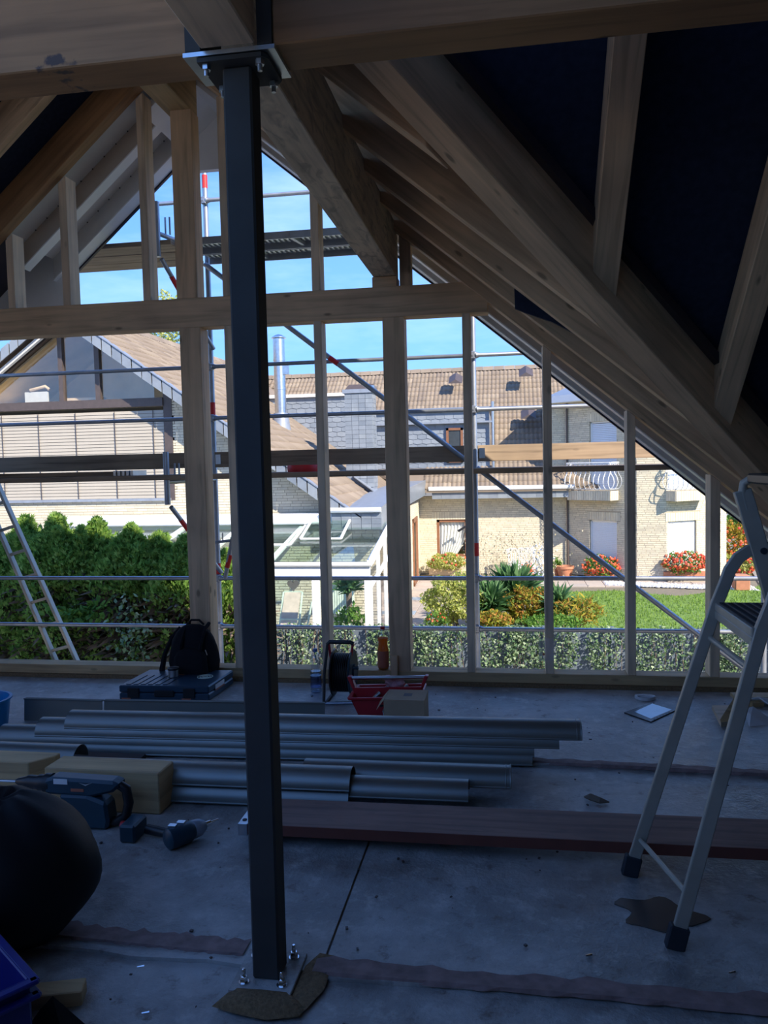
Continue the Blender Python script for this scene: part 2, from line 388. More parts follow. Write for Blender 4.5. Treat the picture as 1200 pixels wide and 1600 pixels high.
def bulk(name, V, F, mat, parent=None, origin=None, **k):   # big meshes straight from arrays; F is (n,3) or (n,4)
    o0 = Vector(origin) if origin is not None else (ROOT[parent.name] if parent is not None else Vector((0, 0, 0)))
    V = np.asarray(V, dtype=np.float32) - np.array(o0, dtype=np.float32); F = np.asarray(F, dtype=np.int32); m = F.shape[1]
    me = bpy.data.meshes.new(name); me.vertices.add(len(V)); me.vertices.foreach_set('co', V.ravel())
    me.loops.add(F.size); me.loops.foreach_set('vertex_index', F.ravel())
    me.polygons.add(len(F)); me.polygons.foreach_set('loop_start', np.arange(0, F.size, m, dtype=np.int32))
    me.update(calc_edges=True); me.shade_flat(); me.materials.append(M[mat] if isinstance(mat, str) else mat)
    ob = bpy.data.objects.new(name, me); COL.objects.link(ob)
    if parent is not None: ob.parent = parent; ROOT[ob.name] = ROOT[parent.name]
    else: ob.location = o0; ROOT[ob.name] = o0
    return tag(ob, **k)
# ================================================================ OWN BUILDING
WY = 5.45                                   # inner face of the timber gable wall
def zr(x): return 2.505-0.83*x              # underside of the rafters, right slope
def zl(x): return 6.40+0.856*x              # left slope
RX = -2.31                                  # ridge
def zg(x): return zr(x) if x > RX else zl(x)
HV = 0.26                                   # rafter depth measured plumb
def zm(y): return 5.404-0.856*y             # underside of the main roof (right, overhead)

floor = thing('floor', (0, 0, 0), kind='structure')
MB().b2((-8, -1.2, -.25), (6.6, 5.62, -.012)).build('concrete_slab', 'mortar', floor)
def wavy_sheet(x0, x1, y0, y1, z, edge=.012, n=60):
    m = MB(); rr = random.Random(int(y0*100)+int(x0*7))
    xs = [x0+(x1-x0)*i/n for i in range(n+1)]
    near = [(x, y0+rr.uniform(-edge, edge)+.02*math.sin(x*1.7), 0) for x in xs]
    top = [(x, y, z+rr.uniform(-.001, .001)) for x, y, _ in near]
    far = [(x, y1, z-.006) for x in xs]; k = n+1
    m.add([(x, y, -.011) for x, y, _ in near]+top+far, [(i, i+1, k+i+1, k+i) for i in range(n)]+[(k+i, k+i+1, 2*k+i+1, 2*k+i) for i in range(n)])
    return m
wavy_sheet(-8, 6.5, 4.03, 5.62, .006).build('felt_sheet', 'felt', floor)
wavy_sheet(-8, -.60, 2.30, 4.20, .001).build('felt_sheet', 'felt', floor)
wavy_sheet(-.592, 6.5, 2.27, 4.20, .0).build('felt_sheet', 'felt', floor)
wavy_sheet(-8, 6.5, -1.2, 2.46, -.006).build('felt_sheet', 'felt', floor)
# reddish bare edge of each lap
def lap(x0, x1, y, w, z, sl=0.0):
    m = MB(); rr = random.Random(int(x0*10+y*33)); n = 70; vs = []
    for i in range(n+1):
        x = x0+(x1-x0)*i/n; yy = y+sl*(x-x0)+.02*math.sin(x*1.7)
        vs += [(x, yy-rr.uniform(0, .012), -.004), (x, yy, z+.004+rr.uniform(0, .002)), (x, yy+w*rr.uniform(.75, 1.1), z+.002)]
    return m.add(vs, [(3*i+j, 3*i+3+j, 3*i+4+j, 3*i+1+j) for i in range(n) for j in (0, 1)])
lap(-2.2, -.86, 2.37, .085, .003, -.02).build('felt_lap', 'lap_red', floor, label='torn reddish felt lap edge crossing the floor')
lap(-.62, 3.0, 2.285, .08, .003, -.035).build('felt_lap', 'lap_red', floor, label='torn reddish felt lap edge crossing the floor')
lap(0.0, 3.0, 4.05, .06, .008, -.06).build('felt_lap', 'lap_red', floor)
m = MB()
for i in range(40):
    x = -6.5+i*.25; m.box((x+.125, 5.435, .012), (.25, .03, .03))
m.build('felt_upturn', 'sand', floor)

# ---- gable wall frame
wall = thing('wall_front', (-1, WY, 0), kind='structure')
D = .14
def part(name, m, mat='timber', axis=(1, 0, 0), bevel=.003, parent=None, **k):
    return m.build(name, mat, parent if parent is not None else wall, axis, bevel, **k)
part('sill_plate', MB().b2((-6.6, WY, .0), (2.9, WY+D, .092)), 'timber_new')
part('cross_rail', MB().b2((-4.7, WY, 2.557), (-.14, WY+D, 2.765)), 'timber')
# pointed right end of the rail, cut to the roof slope
for x0, x1 in ((-2.335, -2.18), (-.860, -.712)):
    part('post', MB().b2((x0, WY+.002, .092), (x1, WY+D+.015, 2.557)), 'timber', (0, 0, 1))
for x0, x1, t in ((-2.00, -1.94, 2.557), (-1.347, -1.292, 2.557), (-.314, -.260, 2.557), (.219, .275, zr(.219)), (.762, .816, zr(.762)), (1.288, 1.350, zr(1.288)), (1.84, 1.90, zr(1.84))):
    if t > 2.5: mm = MB().b2((x0, WY+.002, .092), (x1, WY+D, t))
    else: mm = MB().prism([(x0, WY+.002, .092), (x1, WY+.002, .092), (x1, WY+.002, zr(x1)), (x0, WY+.002, zr(x0))], (0, D, 0))
    part('stud', mm, 'timber_pale', (0, 0, 1))
for x0, x1 in ((-3.665, -3.608), (-3.225, -3.165), (-2.600, -2.545), (-4.20, -4.14)):
    part('upper_stud', MB().prism([(x0, WY+.002, 2.765), (x1, WY+.002, 2.765), (x1, WY+.002, zl(x1)), (x0, WY+.002, zl(x0))], (0, D, 0)), 'timber_pale', (0, 0, 1))
part('upper_post', MB().b2((-2.345, WY+.002, 2.765), (-2.19, WY+D, 4.075)), 'timber', (0, 0, 1))
part('upper_stud', MB().b2((-2.00, WY+.002, 2.765), (-1.945, WY+D, zr(-1.97))), 'timber_pale', (0, 0, 1))
part('upper_stud', MB().b2((-1.350, WY+.002, 2.765), (-1.292, WY+D, zr(-1.35))), 'timber_pale', (0, 0, 1))
part('packing_block', MB().b2((-.925, WY+.004, 2.765), (-.755, WY+.15, 2.835)), 'timber', (1, 0, 0))
part('trimmer', MB().prism([(-.74, WY+.05, 2.765), (-.66, WY+.05, 2.765), (-.66, WY+.05, zr(-.66)), (-.74, WY+.05, zr(-.74))], (0, .09, 0)), 'timber_pale', (0, 0, 1))

# ---- roof
roof = thing('ceiling', (RX, 3, 4.4), kind='structure')
def rafter(x0, x1, y0, y1, fn, mat='timber', name='rafter', hv=HV, parent=None, dz=0):
    p = [(x0, y0, fn(x0)+dz), (x1, y0, fn(x1)+dz), (x1, y0, fn(x1)+hv+dz), (x0, y0, fn(x0)+hv+dz)]
    s = (fn(x1)-fn(x0))/(x1-x0)
    return MB().prism(p, (0, y1-y0, 0)).build(name, mat, parent or roof, (1, 0, s), .003)
XR_END = 3.05
rafter(-2.2, XR_END, WY-.03, WY+.07, zr, 'timber')
def mitred(y, w=.08):
    a, b = y-3.405, y+w-3.405
    v = [(-2.2, y, zr(-2.2)), (a, y, zr(a)), (a, y, zr(a)+HV), (-2.2, y, zr(-2.2)+HV), (-2.2, y+w, zr(-2.2)), (b, y+w, zr(b)), (b, y+w, zr(b)+HV), (-2.2, y+w, zr(-2.2)+HV)]
    MB().add(v, [(0, 1, 2, 3), (7, 6, 5, 4), (0, 4, 5, 1), (2, 6, 7, 3), (1, 5, 6, 2), (0, 3, 7, 4)]).build('rafter', 'timber', roof, (1, 0, -.83), .003)
for y in (4.84, 4.31, 3.76, 3.10): mitred(y)
for y in (5.35, 4.78, 4.2, 3.6, 3.0, 2.4, 1.8, 1.2, .6):
    rafter(-7.4, -2.42, y, y+.10 if y > 5 else y+.075, zl, 'timber_glulam' if y > 5.2 else 'timber')
for y in (2.5, 1.9): mitred(y)
# fly rafters of the overhang, painted
rafter(-3.78, -2.36, 5.83, 5.92, zl, 'soffit_tan', 'fly_rafter'); rafter(-3.78, -2.36, 6.26, 6.33, zl, 'soffit', 'fly_rafter')
rafter(-2.26, XR_END+.3, 5.83, 5.92, zr, 'soffit_tan', 'fly_rafter'); rafter(-2.26, XR_END+.3, 6.26, 6.33, zr, 'soffit', 'fly_rafter')
def slab(poly, ext, name, mat, parent=roof): return MB().prism(poly, ext).build(name, mat, parent, (1, 0, .8))
# undersides of the fly rafters carry a pale trim batten
for y0, y1 in ((5.825, 5.925), (6.255, 6.40)):
    slab([(-3.78, y0, zl(-3.78)-.012), (-2.31, y0, zl(-2.31)-.012), (-2.31, y0, zl(-2.31)), (-3.78, y0, zl(-3.78))], (0, y1-y0, 0), 'soffit_batten', 'white_paint')
    slab([(-2.31, y0, zr(-2.31)-.012), (XR_END+.3, y0, zr(XR_END+.3)-.012), (XR_END+.3, y0, zr(XR_END+.3)), (-2.31, y0, zr(-2.31))], (0, y1-y0, 0), 'soffit_batten', 'white_paint')
# soffit boards over the overhang
for y0, y1 in ((5.53, 5.83), (5.92, 6.26), (6.33, 6.42)):
    slab([(-3.78, y0, zl(-3.78)+.17), (-2.31, y0, zl(-2.31)+.17), (-2.31, y0, zl(-2.31)+.19), (-3.78, y0, zl(-3.78)+.19)], (0, y1-y0, 0), 'soffit_board', 'soffit')
    slab([(-2.31, y0, zr(-2.31)+.17), (XR_END+.3, y0, zr(XR_END+.3)+.17), (XR_END+.3, y0, zr(XR_END+.3)+.19), (-2.31, y0, zr(-2.31)+.19)], (0, y1-y0, 0), 'soffit_board', 'soffit')
m = MB()
for i in range(14):
    x = -3.65+i*.1; z = zl(x)
    m.ball((x, 5.826, z+.165), .006, 6, 4); m.ball((x, 6.256, z+.165), .006, 6, 4)
m.build('screw', 'black_plastic', roof, kind='stuff')
# dark verge strip
slab([(-3.80, 6.40, zl(-3.80)-.03), (-2.31, 6.40, zl(-2.31)-.03), (-2.31, 6.40, zl(-2.31)+.30), (-3.80, 6.40, zl(-3.80)+.30)], (0, .025, 0), 'verge_strip', 'dark_trim')
slab([(-2.31, 6.40, zr(-2.31)-.03), (XR_END+.3, 6.40, zr(XR_END+.3)-.03), (XR_END+.3, 6.40, zr(XR_END+.3)+.30), (-2.31, 6.40, zr(-2.31)+.30)], (0, .025, 0), 'verge_strip', 'dark_trim')
slab([(-2.62, 6.32, 4.10), (-2.6, 6.32, 4.6), (-2.0, 6.32, 4.6), (-1.98, 6.32, 4.10), (-2.1, 6.32, 3.98), (-2.5, 6.32, 3.98)], (0, .06, 0), 'ridge_board', 'white_paint')
slab([(-2.62, 5.62, 4.14), (-2.31, 5.62, 4.40), (-2.0, 5.62, 4.14), (-2.0, 5.62, 4.19), (-2.31, 5.62, 4.46), (-2.62, 5.62, 4.19)], (0, .7, 0), 'ridge_soffit', 'white_paint')
# pale eaves panel at the left foot of the overhang
MB().b2((-5.6, 6.30, 2.78), (-3.68, 6.36, zl(-3.80)+.25)).build('eaves_panel', 'white_paint', roof)
MB().b2((-4.7, 5.50, 2.80), (-3.80, 5.53, 3.5)).build('eaves_panel', 'soffit', roof)
# underlay membranes above the rafters
T = HV+.004
def mem(poly, name='underlay'):
    poly = [Vector(p) for p in poly]; return MB().prism(poly, (0, 0, .03)).build(name, 'membrane', roof)
mem([(RX, 3.2, zl(RX)+T), (RX, 5.53, zl(RX)+T), (-7.6, 5.53, zl(-7.6)+T), (-7.6, 3.2, zl(-7.6)+T)])  # left slope stops short here; the unseen gap is added for skylight
# right gable plane up to the valley x = y-3.3
mem([(RX, .99, zr(RX)+T), (RX, 5.53, zr(RX)+T), (2.23, 5.53, zr(2.23)+T)])
def zmt(y): return zm(y)+.24
mem([(-2.31, .99, zmt(.99)), (2.35, 5.65, zmt(5.65)), (6.6, 5.65, zmt(5.65)), (6.6, -1, zmt(-1)), (-2.31, -1, zmt(-1))])
# outer covering slab keeps the daylight out
MB().prism([(RX, 3.2, zl(RX)+.34), (RX, 6.42, zl(RX)+.34), (-7.6, 6.42, zl(-7.6)+.34), (-7.6, 3.2, zl(-7.6)+.34)], (0, 0, .05)).build('roof_cover', 'dark_trim', roof)
MB().prism([(RX, .8, zr(RX)+.34), (RX, 6.42, zr(RX)+.34), (XR_END+.35, 6.42, zr(XR_END+.35)+.34), (2.6, 5.7, zr(2.6)+.34)], (0, 0, .05)).build('roof_cover', 'dark_trim', roof)
MB().prism([(-2.31, .9, zmt(.9)+.06), (2.6, 5.95, zmt(5.95)+.06), (7.0, 5.95, zmt(5.95)+.06), (7.0, -1, zmt(-1)+.06), (-2.31, -1, zmt(-1)+.06)], (0, 0, .05)).build('roof_cover', 'dark_trim', roof)
# jack rafters on the main slope
def jack(x0, x1, ytop=-1.0):
    yb = x0+3.2+.02
    p = [(x0, yb, zm(yb)), (x0, ytop, zm(ytop)), (x0, ytop, zm(ytop)+.22), (x0, yb, zm(yb)+.22)]
    q = [(x1, yb+(x1-x0), zm(yb+(x1-x0))), (x1, ytop, zm(ytop)), (x1, ytop, zm(ytop)+.22), (x1, yb+(x1-x0), zm(yb+(x1-x0))+.22)]
    MB().add(p+q, [(0, 1, 2, 3), (7, 6, 5, 4), (0, 4, 5, 1), (2, 6, 7, 3), (1, 5, 6, 2), (0, 3, 7, 4)]).build('jack_rafter', 'timber', roof, (0, 1, -.856), .003)
for a, b in ((.36, .47), (1.01, 1.12), (1.66, 1.77), (2.3, 2.41)): jack(a, b)
# side and back walls (openings bring in the light behind the camera)
MB().prism([(6.4, -1.2, -.2), (6.4, 5.65, -.2), (6.4, 5.65, .9), (6.4, -1.2, zm(-1.2)+.2)], (.2, 0, 0)).build('wall_right', 'mortar', kind='structure')
MB().b2((-7.8, -1.2, -.2), (-7.6, 5.6, 1.0)).build('wall_left', 'mortar', kind='structure')
wb = MB()
OPX = -.4          # left of here an unseen opening above the wall is added for fill light
wb.b2((OPX, -1.2, -.2), (6.6, -1, 6.5))
wb.b2((-7.8, -1.2, -.2), (OPX, -1, 2.1))
wb.build('wall_back', 'mortar', kind='structure')
MB().b2((2.95, WY+.02, -.2), (6.6, WY+.1, 1.0)).build('wall_eaves', 'timber', kind='structure')

# ---- liftable beams
def beamthing(name, m, mat, axis, label, cat='beam', origin=(0, 0, 0), **k):
    return m.build(name, mat, None, axis, .004, origin=origin, label=label, cat=cat, **k)
beamthing('crossbeam', MB().b2((-6.3, 2.165, 2.70), (-.876, 2.315, 3.12)), 'glulam_smudged', (1, 0, 0), 'wide brown overhead crossbeam left of the steel post head, dark smudge on its face', origin=(-3, 2.2, 2.7))
beamthing('crossbeam', MB().b2((-.627, 2.165, 2.70), (4.4, 2.315, 3.12)), 'timber_glulam', (1, 0, 0), 'overhead crossbeam running right from the steel post head to the dark roof', origin=(1.5, 2.2, 2.7))
beamthing('floor_joist', MB().b2((-.829, -.98, 2.701), (-.672, 2.150, 3.0)), 'timber_pale', (0, 1, 0), 'pale beam coming overhead towards the viewer, ending at the steel saddle', origin=(-.75, 0, 2.7))
beamthing('purlin', MB().b2((-.922, 2.33, 2.84), (-.760, WY+.13, 3.20)), 'timber_stained', (0, 1, 0), 'heavy dirty purlin with dark stains, running from the post head to the gable wall', origin=(-.84, 4, 2.84))
beamthing('ridge_beam', MB().b2((-2.39, .3, 4.075), (-2.20, 5.60, 4.36)), 'timber_new', (0, 1, 0), 'yellowish ridge beam resting on the upper post at the peak of the gable', origin=(-2.3, 3, 4.1))
# valley beam: plumb faces along (1,1), sloping -.856
def zv(x): return 2.925-.856*(x+.38)
k0, k1 = 3.2, 3.40
x0, x1 = -2.2, 2.2; hv = .35
vv = [(x0, x0+k0, zv(x0)), (x1, x1+k0, zv(x1)), (x1, x1+k0, zv(x1)+hv), (x0, x0+k0, zv(x0)+hv), (x0-.1, x0+k1-.1, zv(x0)), (x1-.1, x1+k1-.1, zv(x1)), (x1-.1, x1+k1-.1, zv(x1)+hv), (x0-.1, x0+k1-.1, zv(x0)+hv)]
beamthing('valley_beam', MB().add(vv, [(0, 1, 2, 3), (7, 6, 5, 4), (0, 4, 5, 1), (2, 6, 7, 3), (1, 5, 6, 2), (0, 3, 7, 4)]), 'timber', (1, 1, -.856), 'thick diagonal valley beam sloping down from top centre to the right edge', origin=(0, 3.3, 2.6))

# ---- steel post
post = thing('steel_post', (-.745, 2.24, 0), 'dark blue-grey square steel post bolted to the floor and carrying the crossbeams', 'post')
MB().b2((-.787, 2.20, .012), (-.703, 2.285, 2.672)).build('shaft', 'steel_post', post, (0, 0, 1), .006)
MB().b2((-.845, 2.145, .0), (-.655, 2.345, .012)).build('base_plate', 'felt', post, bevel=.002)
MB().prism([(-.845, 2.16, 2.672), (-.66, 2.16, 2.672), (-.645, 2.18, 2.672), (-.645, 2.31, 2.672), (-.66, 2.33, 2.672), (-.845, 2.33, 2.672)], (0, 0, .012)).build('head_plate', 'steel_post', post)
sd = MB().b2((-.883, 2.155, 2.686), (-.620, 2.325, 2.698)).build('saddle_plate', 'galv', post, label='bright galvanised saddle plate under the beams')
MB().b2((-.876, 2.155, 2.70), (-.832, 2.325, 3.1)).b2((-.669, 2.155, 2.70), (-.627, 2.325, 3.1)).build('saddle_cheek', 'steel_post', post)
for bx, by in ((-.808, 2.182), (-.690, 2.182), (-.812, 2.310), (-.690, 2.315)):
    b = MB().lathe([(.016, .012), (.016, .016), (.0165, .016)], (bx, by, 0), 16)
    b.lathe([(.0125, .016), (.0125, .030), (.010, .033)], (bx, by, 0), 6).lathe([(.0065, .03), (.0065, .052), (.004, .055)], (bx, by, 0), 10)
    b.build('anchor_bolt', 'chrome', post, smooth=True)
for bx, by in ((-.825, 2.18), (-.67, 2.18), (-.67, 2.31), (-.825, 2.31)):
    MB().lathe([(.013, -.014), (.013, 0)], (bx, by, 2.672), 6).lathe([(.007, -.03), (.007, -.012)], (bx, by, 2.672), 8).build('head_bolt', 'galv', post, smooth=True)
# grout sand round the foot
def mound(name, pts, h, label, mat='sand', cx=None):
    m = MB(); c = sum((Vector(p) for p in pts), Vector((0, 0, 0)))/len(pts); n = len(pts); vs = []
    rings = [(1.0, 0), (.82, .55), (.55, .9), (.2, 1)]
    for k, hh in rings: vs += [(c.x+(p[0]-c.x)*k, c.y+(p[1]-c.y)*k, .0+h*hh) for p in pts]
    fs = [(r*n+i, r*n+(i+1) % n, (r+1)*n+(i+1) % n, (r+1)*n+i) for r in range(3) for i in range(n)]+[tuple(3*n+i for i in range(n))]
    return m.add(vs, fs).build(name, mat, None, origin=(c.x, c.y, 0), smooth=True, auto=0, kind='stuff', label=label, cat='sand')
mound('sand', [(-.872, 2.085, 0), (-.80, 2.065, 0), (-.70, 2.05, 0), (-.61, 2.075, 0), (-.60, 2.11, 0), (-.655, 2.165, 0), (-.75, 2.168, 0), (-.84, 2.165, 0)], .022, 'low trapezoid of brown sand in front of the steel post foot')
mound('grout', [(-.655, 2.15, 0), (-.60, 2.10, 0), (-.565, 2.2, 0), (-.57, 2.36, 0), (-.62, 2.37, 0), (-.65, 2.3, 0)], .006, 'thin olive-brown smear of grout right of the steel post foot')
# ================================================================ THINGS INSIDE
# ---- step ladder
lad = thing('step_ladder', (.75, 2.75, 0), 'folding aluminium step ladder with a dark platform standing at the right edge', 'ladder')
def leg(path, name='leg', w=.042, d=.022, mat='alu'):
    m = MB(); P = [Vector(p) for p in path]; n = len(P); vs = []
    for i, p in enumerate(P):
        t = (P[min(i+1, n-1)]-P[max(i-1, 0)]).normalized(); u = t.cross(Vector((0, 1, 0))).normalized(); y = Vector((0, 1, 0))
        vs += [p+u*w/2-y*d/2, p+u*w/2+y*d/2, p-u*w/2+y*d/2, p-u*w/2-y*d/2]
    fs = [(4*i+j, 4*i+(j+1) % 4, 4*i+4+(j+1) % 4, 4*i+4+j) for i in range(n-1) for j in range(4)]+[(3, 2, 1, 0), tuple(4*(n-1)+j for j in range(4))]
    return m.add(vs, fs).build(name, mat, lad, (.3, 0, 1), .003, smooth=True)
for y, xf, xt in ((2.97, .43, .722), (2.53, .505, .745)):
    s = (xt-xf)/1.02
    path = [(xf, y, .05), (xt, y, 1.02), (xt+.03, y, 1.10), (xt+.045, y, 1.145), (xt+.075, y, 1.19), (xt+.11, y, 1.215), (xt+.15, y, 1.222)]
    leg(path)
    MB().beam((xf-.014, y, 0), (xf+.004, y, .075), .034, .06).build('foot', 'rubber', lad, (0, 0, 1), .004)
    path = [(xt+.47, y, .05), (xt+.20, y, 1.02), (xt+.10, y, 1.38), (xt+.085, y, 1.43)]
    leg(path, 'stile', .06, .028)
    MB().beam((xt+.485, y, 0), (xt+.465, y, .07), .036, .07).build('foot', 'rubber', lad, (0, 0, 1), .004)
    MB().lathe([(.012, -.02), (.012, .02)], (xt+.155, y, 1.215), 10, Matrix.Rotation(R(90), 3, 'X')).build('rivet', 'rubber', lad)
MB().tube([(.822, 2.97, 1.36), (.808, 2.97, 1.42), (.812, 2.965, 1.455), (.835, 2.95, 1.472), (.86, 2.90, 1.475), (.87, 2.62, 1.475), (.86, 2.55, 1.472), (.835, 2.53, 1.455), (.825, 2.53, 1.36)], .015, 10).build('hand_rail', 'alu', lad, smooth=True)
MB().b2((.815, 2.56, 1.455), (1.0, 2.94, 1.490)).build('top_tray', 'black_plastic', lad, bevel=.006)
m = MB().b2((.715, 2.525, 1.000), (.985, 2.975, 1.028))
m.b2((.715, 2.525, .97), (.723, 2.975, 1.0)); m.b2((.977, 2.525, .97), (.985, 2.975, 1.0))
pf = m.build('platform', 'alu', lad, bevel=.003)
m = MB()
for i in range(9): m.b2((.728+i*.028, 2.55, 1.028), (.742+i*.028, 2.95, 1.032))
m.build('grip_ribs', 'rubber', pf)
for z in (.24, .49, .75):
    xc = 1.20-.27*(z-.05)/.97
    MB().b2((xc-.04, 2.54, z), (xc+.045, 2.96, z+.028)).build('step', 'alu', lad, bevel=.003)
MB().tube([(.455, 2.97, .14), (.54, 2.53, .17)], .009, 8).build('brace', 'alu', lad, smooth=True)
MB().tube([(.70, 2.97, .90), (.715, 2.53, .90)], .010, 8).build('brace', 'alu', lad, smooth=True)

# ---- formwork board, timber blocks
fb = thing('formwork_board', (-1.1, 3.18, 0), 'long reddish-brown formwork board lying across the floor in front of the gutters', 'board')
def rotz(m, c, a):
    c = Vector(c); q = Matrix.Rotation(a, 3, 'Z'); m.v = [tuple(c+q @ (Vector(v)-c)) for v in m.v]; return m
rotz(MB().b2((-1.11, 3.03, .047), (3.0, 3.285, .092)), (-1.1, 3.18, 0), .008).build('plank', 'form_board', fb, bevel=.002)
rotz(MB().b2((-1.11, 3.0285, .048), (3.0, 3.03, .091)), (-1.1, 3.18, 0), .008).build('painted_edge', 'form_edge', fb)
rotz(MB().b2((-1.125, 3.025, .044), (-1.085, 3.29, .0945)), (-1.1, 3.18, 0), .008).build('end_cap', 'galv', fb, bevel=.002, label='grey metal end cap')
for y in (3.06, 3.25): MB().lathe([(.010, .0945), (.010, .097)], (-1.105, y, 0), 10).build('cap_screw', 'rubber', fb)
MB().b2((-1.07, 3.03, 0), (-1.0, 3.28, .047)).build('bearer', 'dark_brown', fb)
MB().b2((1.5, 3.05, 0), (1.57, 3.30, .047)).build('bearer', 'dark_brown', fb)
rotz(MB().b2((-2.14, 3.265, 0), (-1.575, 3.42, .19)), (-1.6, 3.3, 0), -.02).build('timber_block', 'timber_new', None, (1, 0, 0), .005, origin=(-1.85, 3.34, 0), label='short square timber block standing right behind the rotary hammer', cat='timber')
m = MB().prism([(-3.3, 3.32, 0), (-2.25, 3.32, 0), (-2.17, 3.42, 0), (-2.17, 3.46, 0), (-3.3, 3.47, 0)], (0, 0, .192))
m.build('timber_block', 'timber_new', None, (1, 0, 0), .004, origin=(-2.7, 3.4, 0), label='long timber with a mitred end behind the drill bit, at the left edge', cat='timber')

# ---- gutters
def halfround(name, x0, x1, y, zc, r, label, slope=0.0, lip=True, rollR=False, group=None, tilt=0):
    m = MB(); n = 16; vs = []
    for x in (x0, x1):
        yy = y+slope*(x-x0)
        for k in range(n+1):
            a = math.pi*k/n + tilt
            vs.append((x, yy-r*math.cos(a), zc+r*1.02*math.sin(a)))
        for k in range(n, -1, -1):
            a = math.pi*k/n + tilt
            vs.append((x, yy-(r-.0025)*math.cos(a), zc+(r-.0025)*1.02*math.sin(a)))
    k = 2*(n+1)
    fs = [(j, (j+1) % k, k+(j+1) % k, k+j) for j in range(k)]
    fs += [(j, j+1, k-2-j, k-1-j) for j in range(n)] + [(k+j+1, k+j, 2*k-1-j, 2*k-2-j) for j in range(n)]
    m.add(vs, fs)
    t = thing(name, (x0, y, zc), label, 'gutter', group)
    m.build('shell', 'zinc', t, smooth=True, auto=50)
    if lip:
        MB().tube([(x0, y-r+.004, zc+.002), (x1, y-r+.004+slope*(x1-x0), zc+.002)], .006, 8).build('bead', 'zinc', t, smooth=True)
    if rollR:
        mm = MB(); P = [(x1+.001, y+slope*(x1-x0)-(r+.002)*math.cos(math.pi*q/12), zc+(r+.002)*math.sin(math.pi*q/12)) for q in range(13)]
        mm.tube(P, .004, 6); P = [(x1-.02, a[1], a[2]) for a in P]; mm.tube(P, .0025, 6).build('end_bead', 'zinc', t, smooth=True)
    return t
gl = 'galvanised gutters laid upside down on the floor'
halfround('gutter', -2.45, .335, 4.03, .135, .078, 'topmost of the long nested zinc gutters, its top edge shining, reaching furthest right', .028, rollR=True, group=gl)
halfround('gutter', -2.62, .225, 4.015, .093, .079, 'second gutter from the top of the long nested stack, ending just short of it', .028, group=gl)
halfround('gutter', -2.85, .10, 4.00, .050, .080, 'third gutter down of the long nested stack, poking out at its left end', .028, group=gl)
halfround('gutter', -2.95, .09, 3.985, .010, .081, 'lowest gutter of the long nested stack, touching the floor', .028, group=gl)
halfround('gutter', -2.13, -.735, 3.47, .085, .080, 'bright gutter behind the timber block and hammer, passing behind the steel post', .01, group=gl)
halfround('gutter', -2.16, -.74, 3.455, .012, .082, 'gutter underneath the bright one behind the timber block', .01, group=gl)
halfround('gutter', -1.00, -.205, 3.49, .052, .070, 'short gutter right of the post, directly behind the formwork board', .01, group=gl)
halfround('gutter', -1.0, -.02, 3.64, .060, .075, 'gutter with a beaded end, behind the short one right of the post', .01, rollR=True, group=gl)
halfround('gutter', -3.2, -2.15, 3.60, .10, .078, 'gutter behind the mitred timber at the left edge', .0, group=gl)
def sheet(x0, x1, y, sl, label):
    t = thing('zinc_sheet', (x0, y, 0), label, 'metal sheet', 'folded zinc sheets behind the gutters')
    q = lambda x, dy, z: (x, y+sl*(x-x0)+dy, z)
    vs = []
    for x in (x0, x1): vs += [q(x, 0, 0), q(x, .012, .135), q(x, .03, .142), q(x, .032, .139), q(x, .016, .131), q(x, .004, 0)]
    MB().add(vs, [(j, (j+1) % 6, 6+(j+1) % 6, 6+j) for j in range(6)]+[(5, 4, 3, 2, 1, 0), (6, 7, 8, 9, 10, 11)]).build('web', 'zinc', t)
    MB().b2((x0, y+.02, 0), (x1, y+.17, .003)).build('base_flange', 'zinc', t)
    MB().tube([q(x0, .008, .139), q(x1, .008, .139)], .005, 6).build('rolled_edge', 'zinc', t)
sheet(-3.02, -2.497, 4.44, .0, 'left folded zinc sheet standing on edge beside the blue tub, slightly bent end')
sheet(-2.49, -1.11, 4.45, .04, 'right folded zinc sheet standing on edge in front of the tool case')
# long thin dark timber under the stack
MB().b2((-3.3, 3.83, 0), (-1.95, 3.90, .03)).build('batten', 'dark_brown', None, origin=(-2.6, 3.86, 0), label='dark flat batten between the two rows of gutters at the left edge', cat='timber')

# ---- tool case
tcs = thing('tool_case', (-2.3, 5.1, 0), 'flat dark blue power tool case lying on the floor before the backpack', 'tool case')
A0 = Vector((-2.625, 4.90, 0))
def case_pt(u, v, z): return (A0.x+u*.625+v*.02, A0.y+v*.42+u*.03, z)
def cbox(u0, u1, v0, v1, z0, z1):
    m = MB(); vs = [case_pt(u, v, z) for u in (u0, u1) for v in (v0, v1) for z in (z0, z1)]
    return m.add(vs, [(0, 1, 3, 2), (4, 6, 7, 5), (0, 4, 5, 1), (2, 3, 7, 6), (0, 2, 6, 4), (1, 5, 7, 3)])
cbox(0, 1, 0, 1, .004, .052).build('base_shell', 'case_blue', tcs, bevel=.008)
lid = cbox(0, 1, 0, 1, .056, .104).build('lid', 'case_blue', tcs, bevel=.008)
for i in range(6): cbox(.06+i*.082, .115+i*.082, .06, .62, .104, .108).build('lid_rib', 'case_blue', lid, bevel=.002)
cbox(.36, .52, .62, .80, .104, .1065).build('red_patch', 'label_red', lid)
for rr in (.052, .036, .018):
    c = Vector(case_pt(.80, .55, .106)); MB().tube([c+Vector((rr*math.cos(a*math.pi/12), rr*math.sin(a*math.pi/12), 0)) for a in range(25)], .0025, 6).build('embossed_ring', 'lacquer_green', lid)
for u in (.10, .72): cbox(u, u+.13, -.025, 0, .022, .088).build('latch', 'black_plastic', tcs, bevel=.004)
for u in (.03, .70): cbox(u, u+.10, -.006, .0, .008, .02).build('red_foot', 'label_red', tcs)
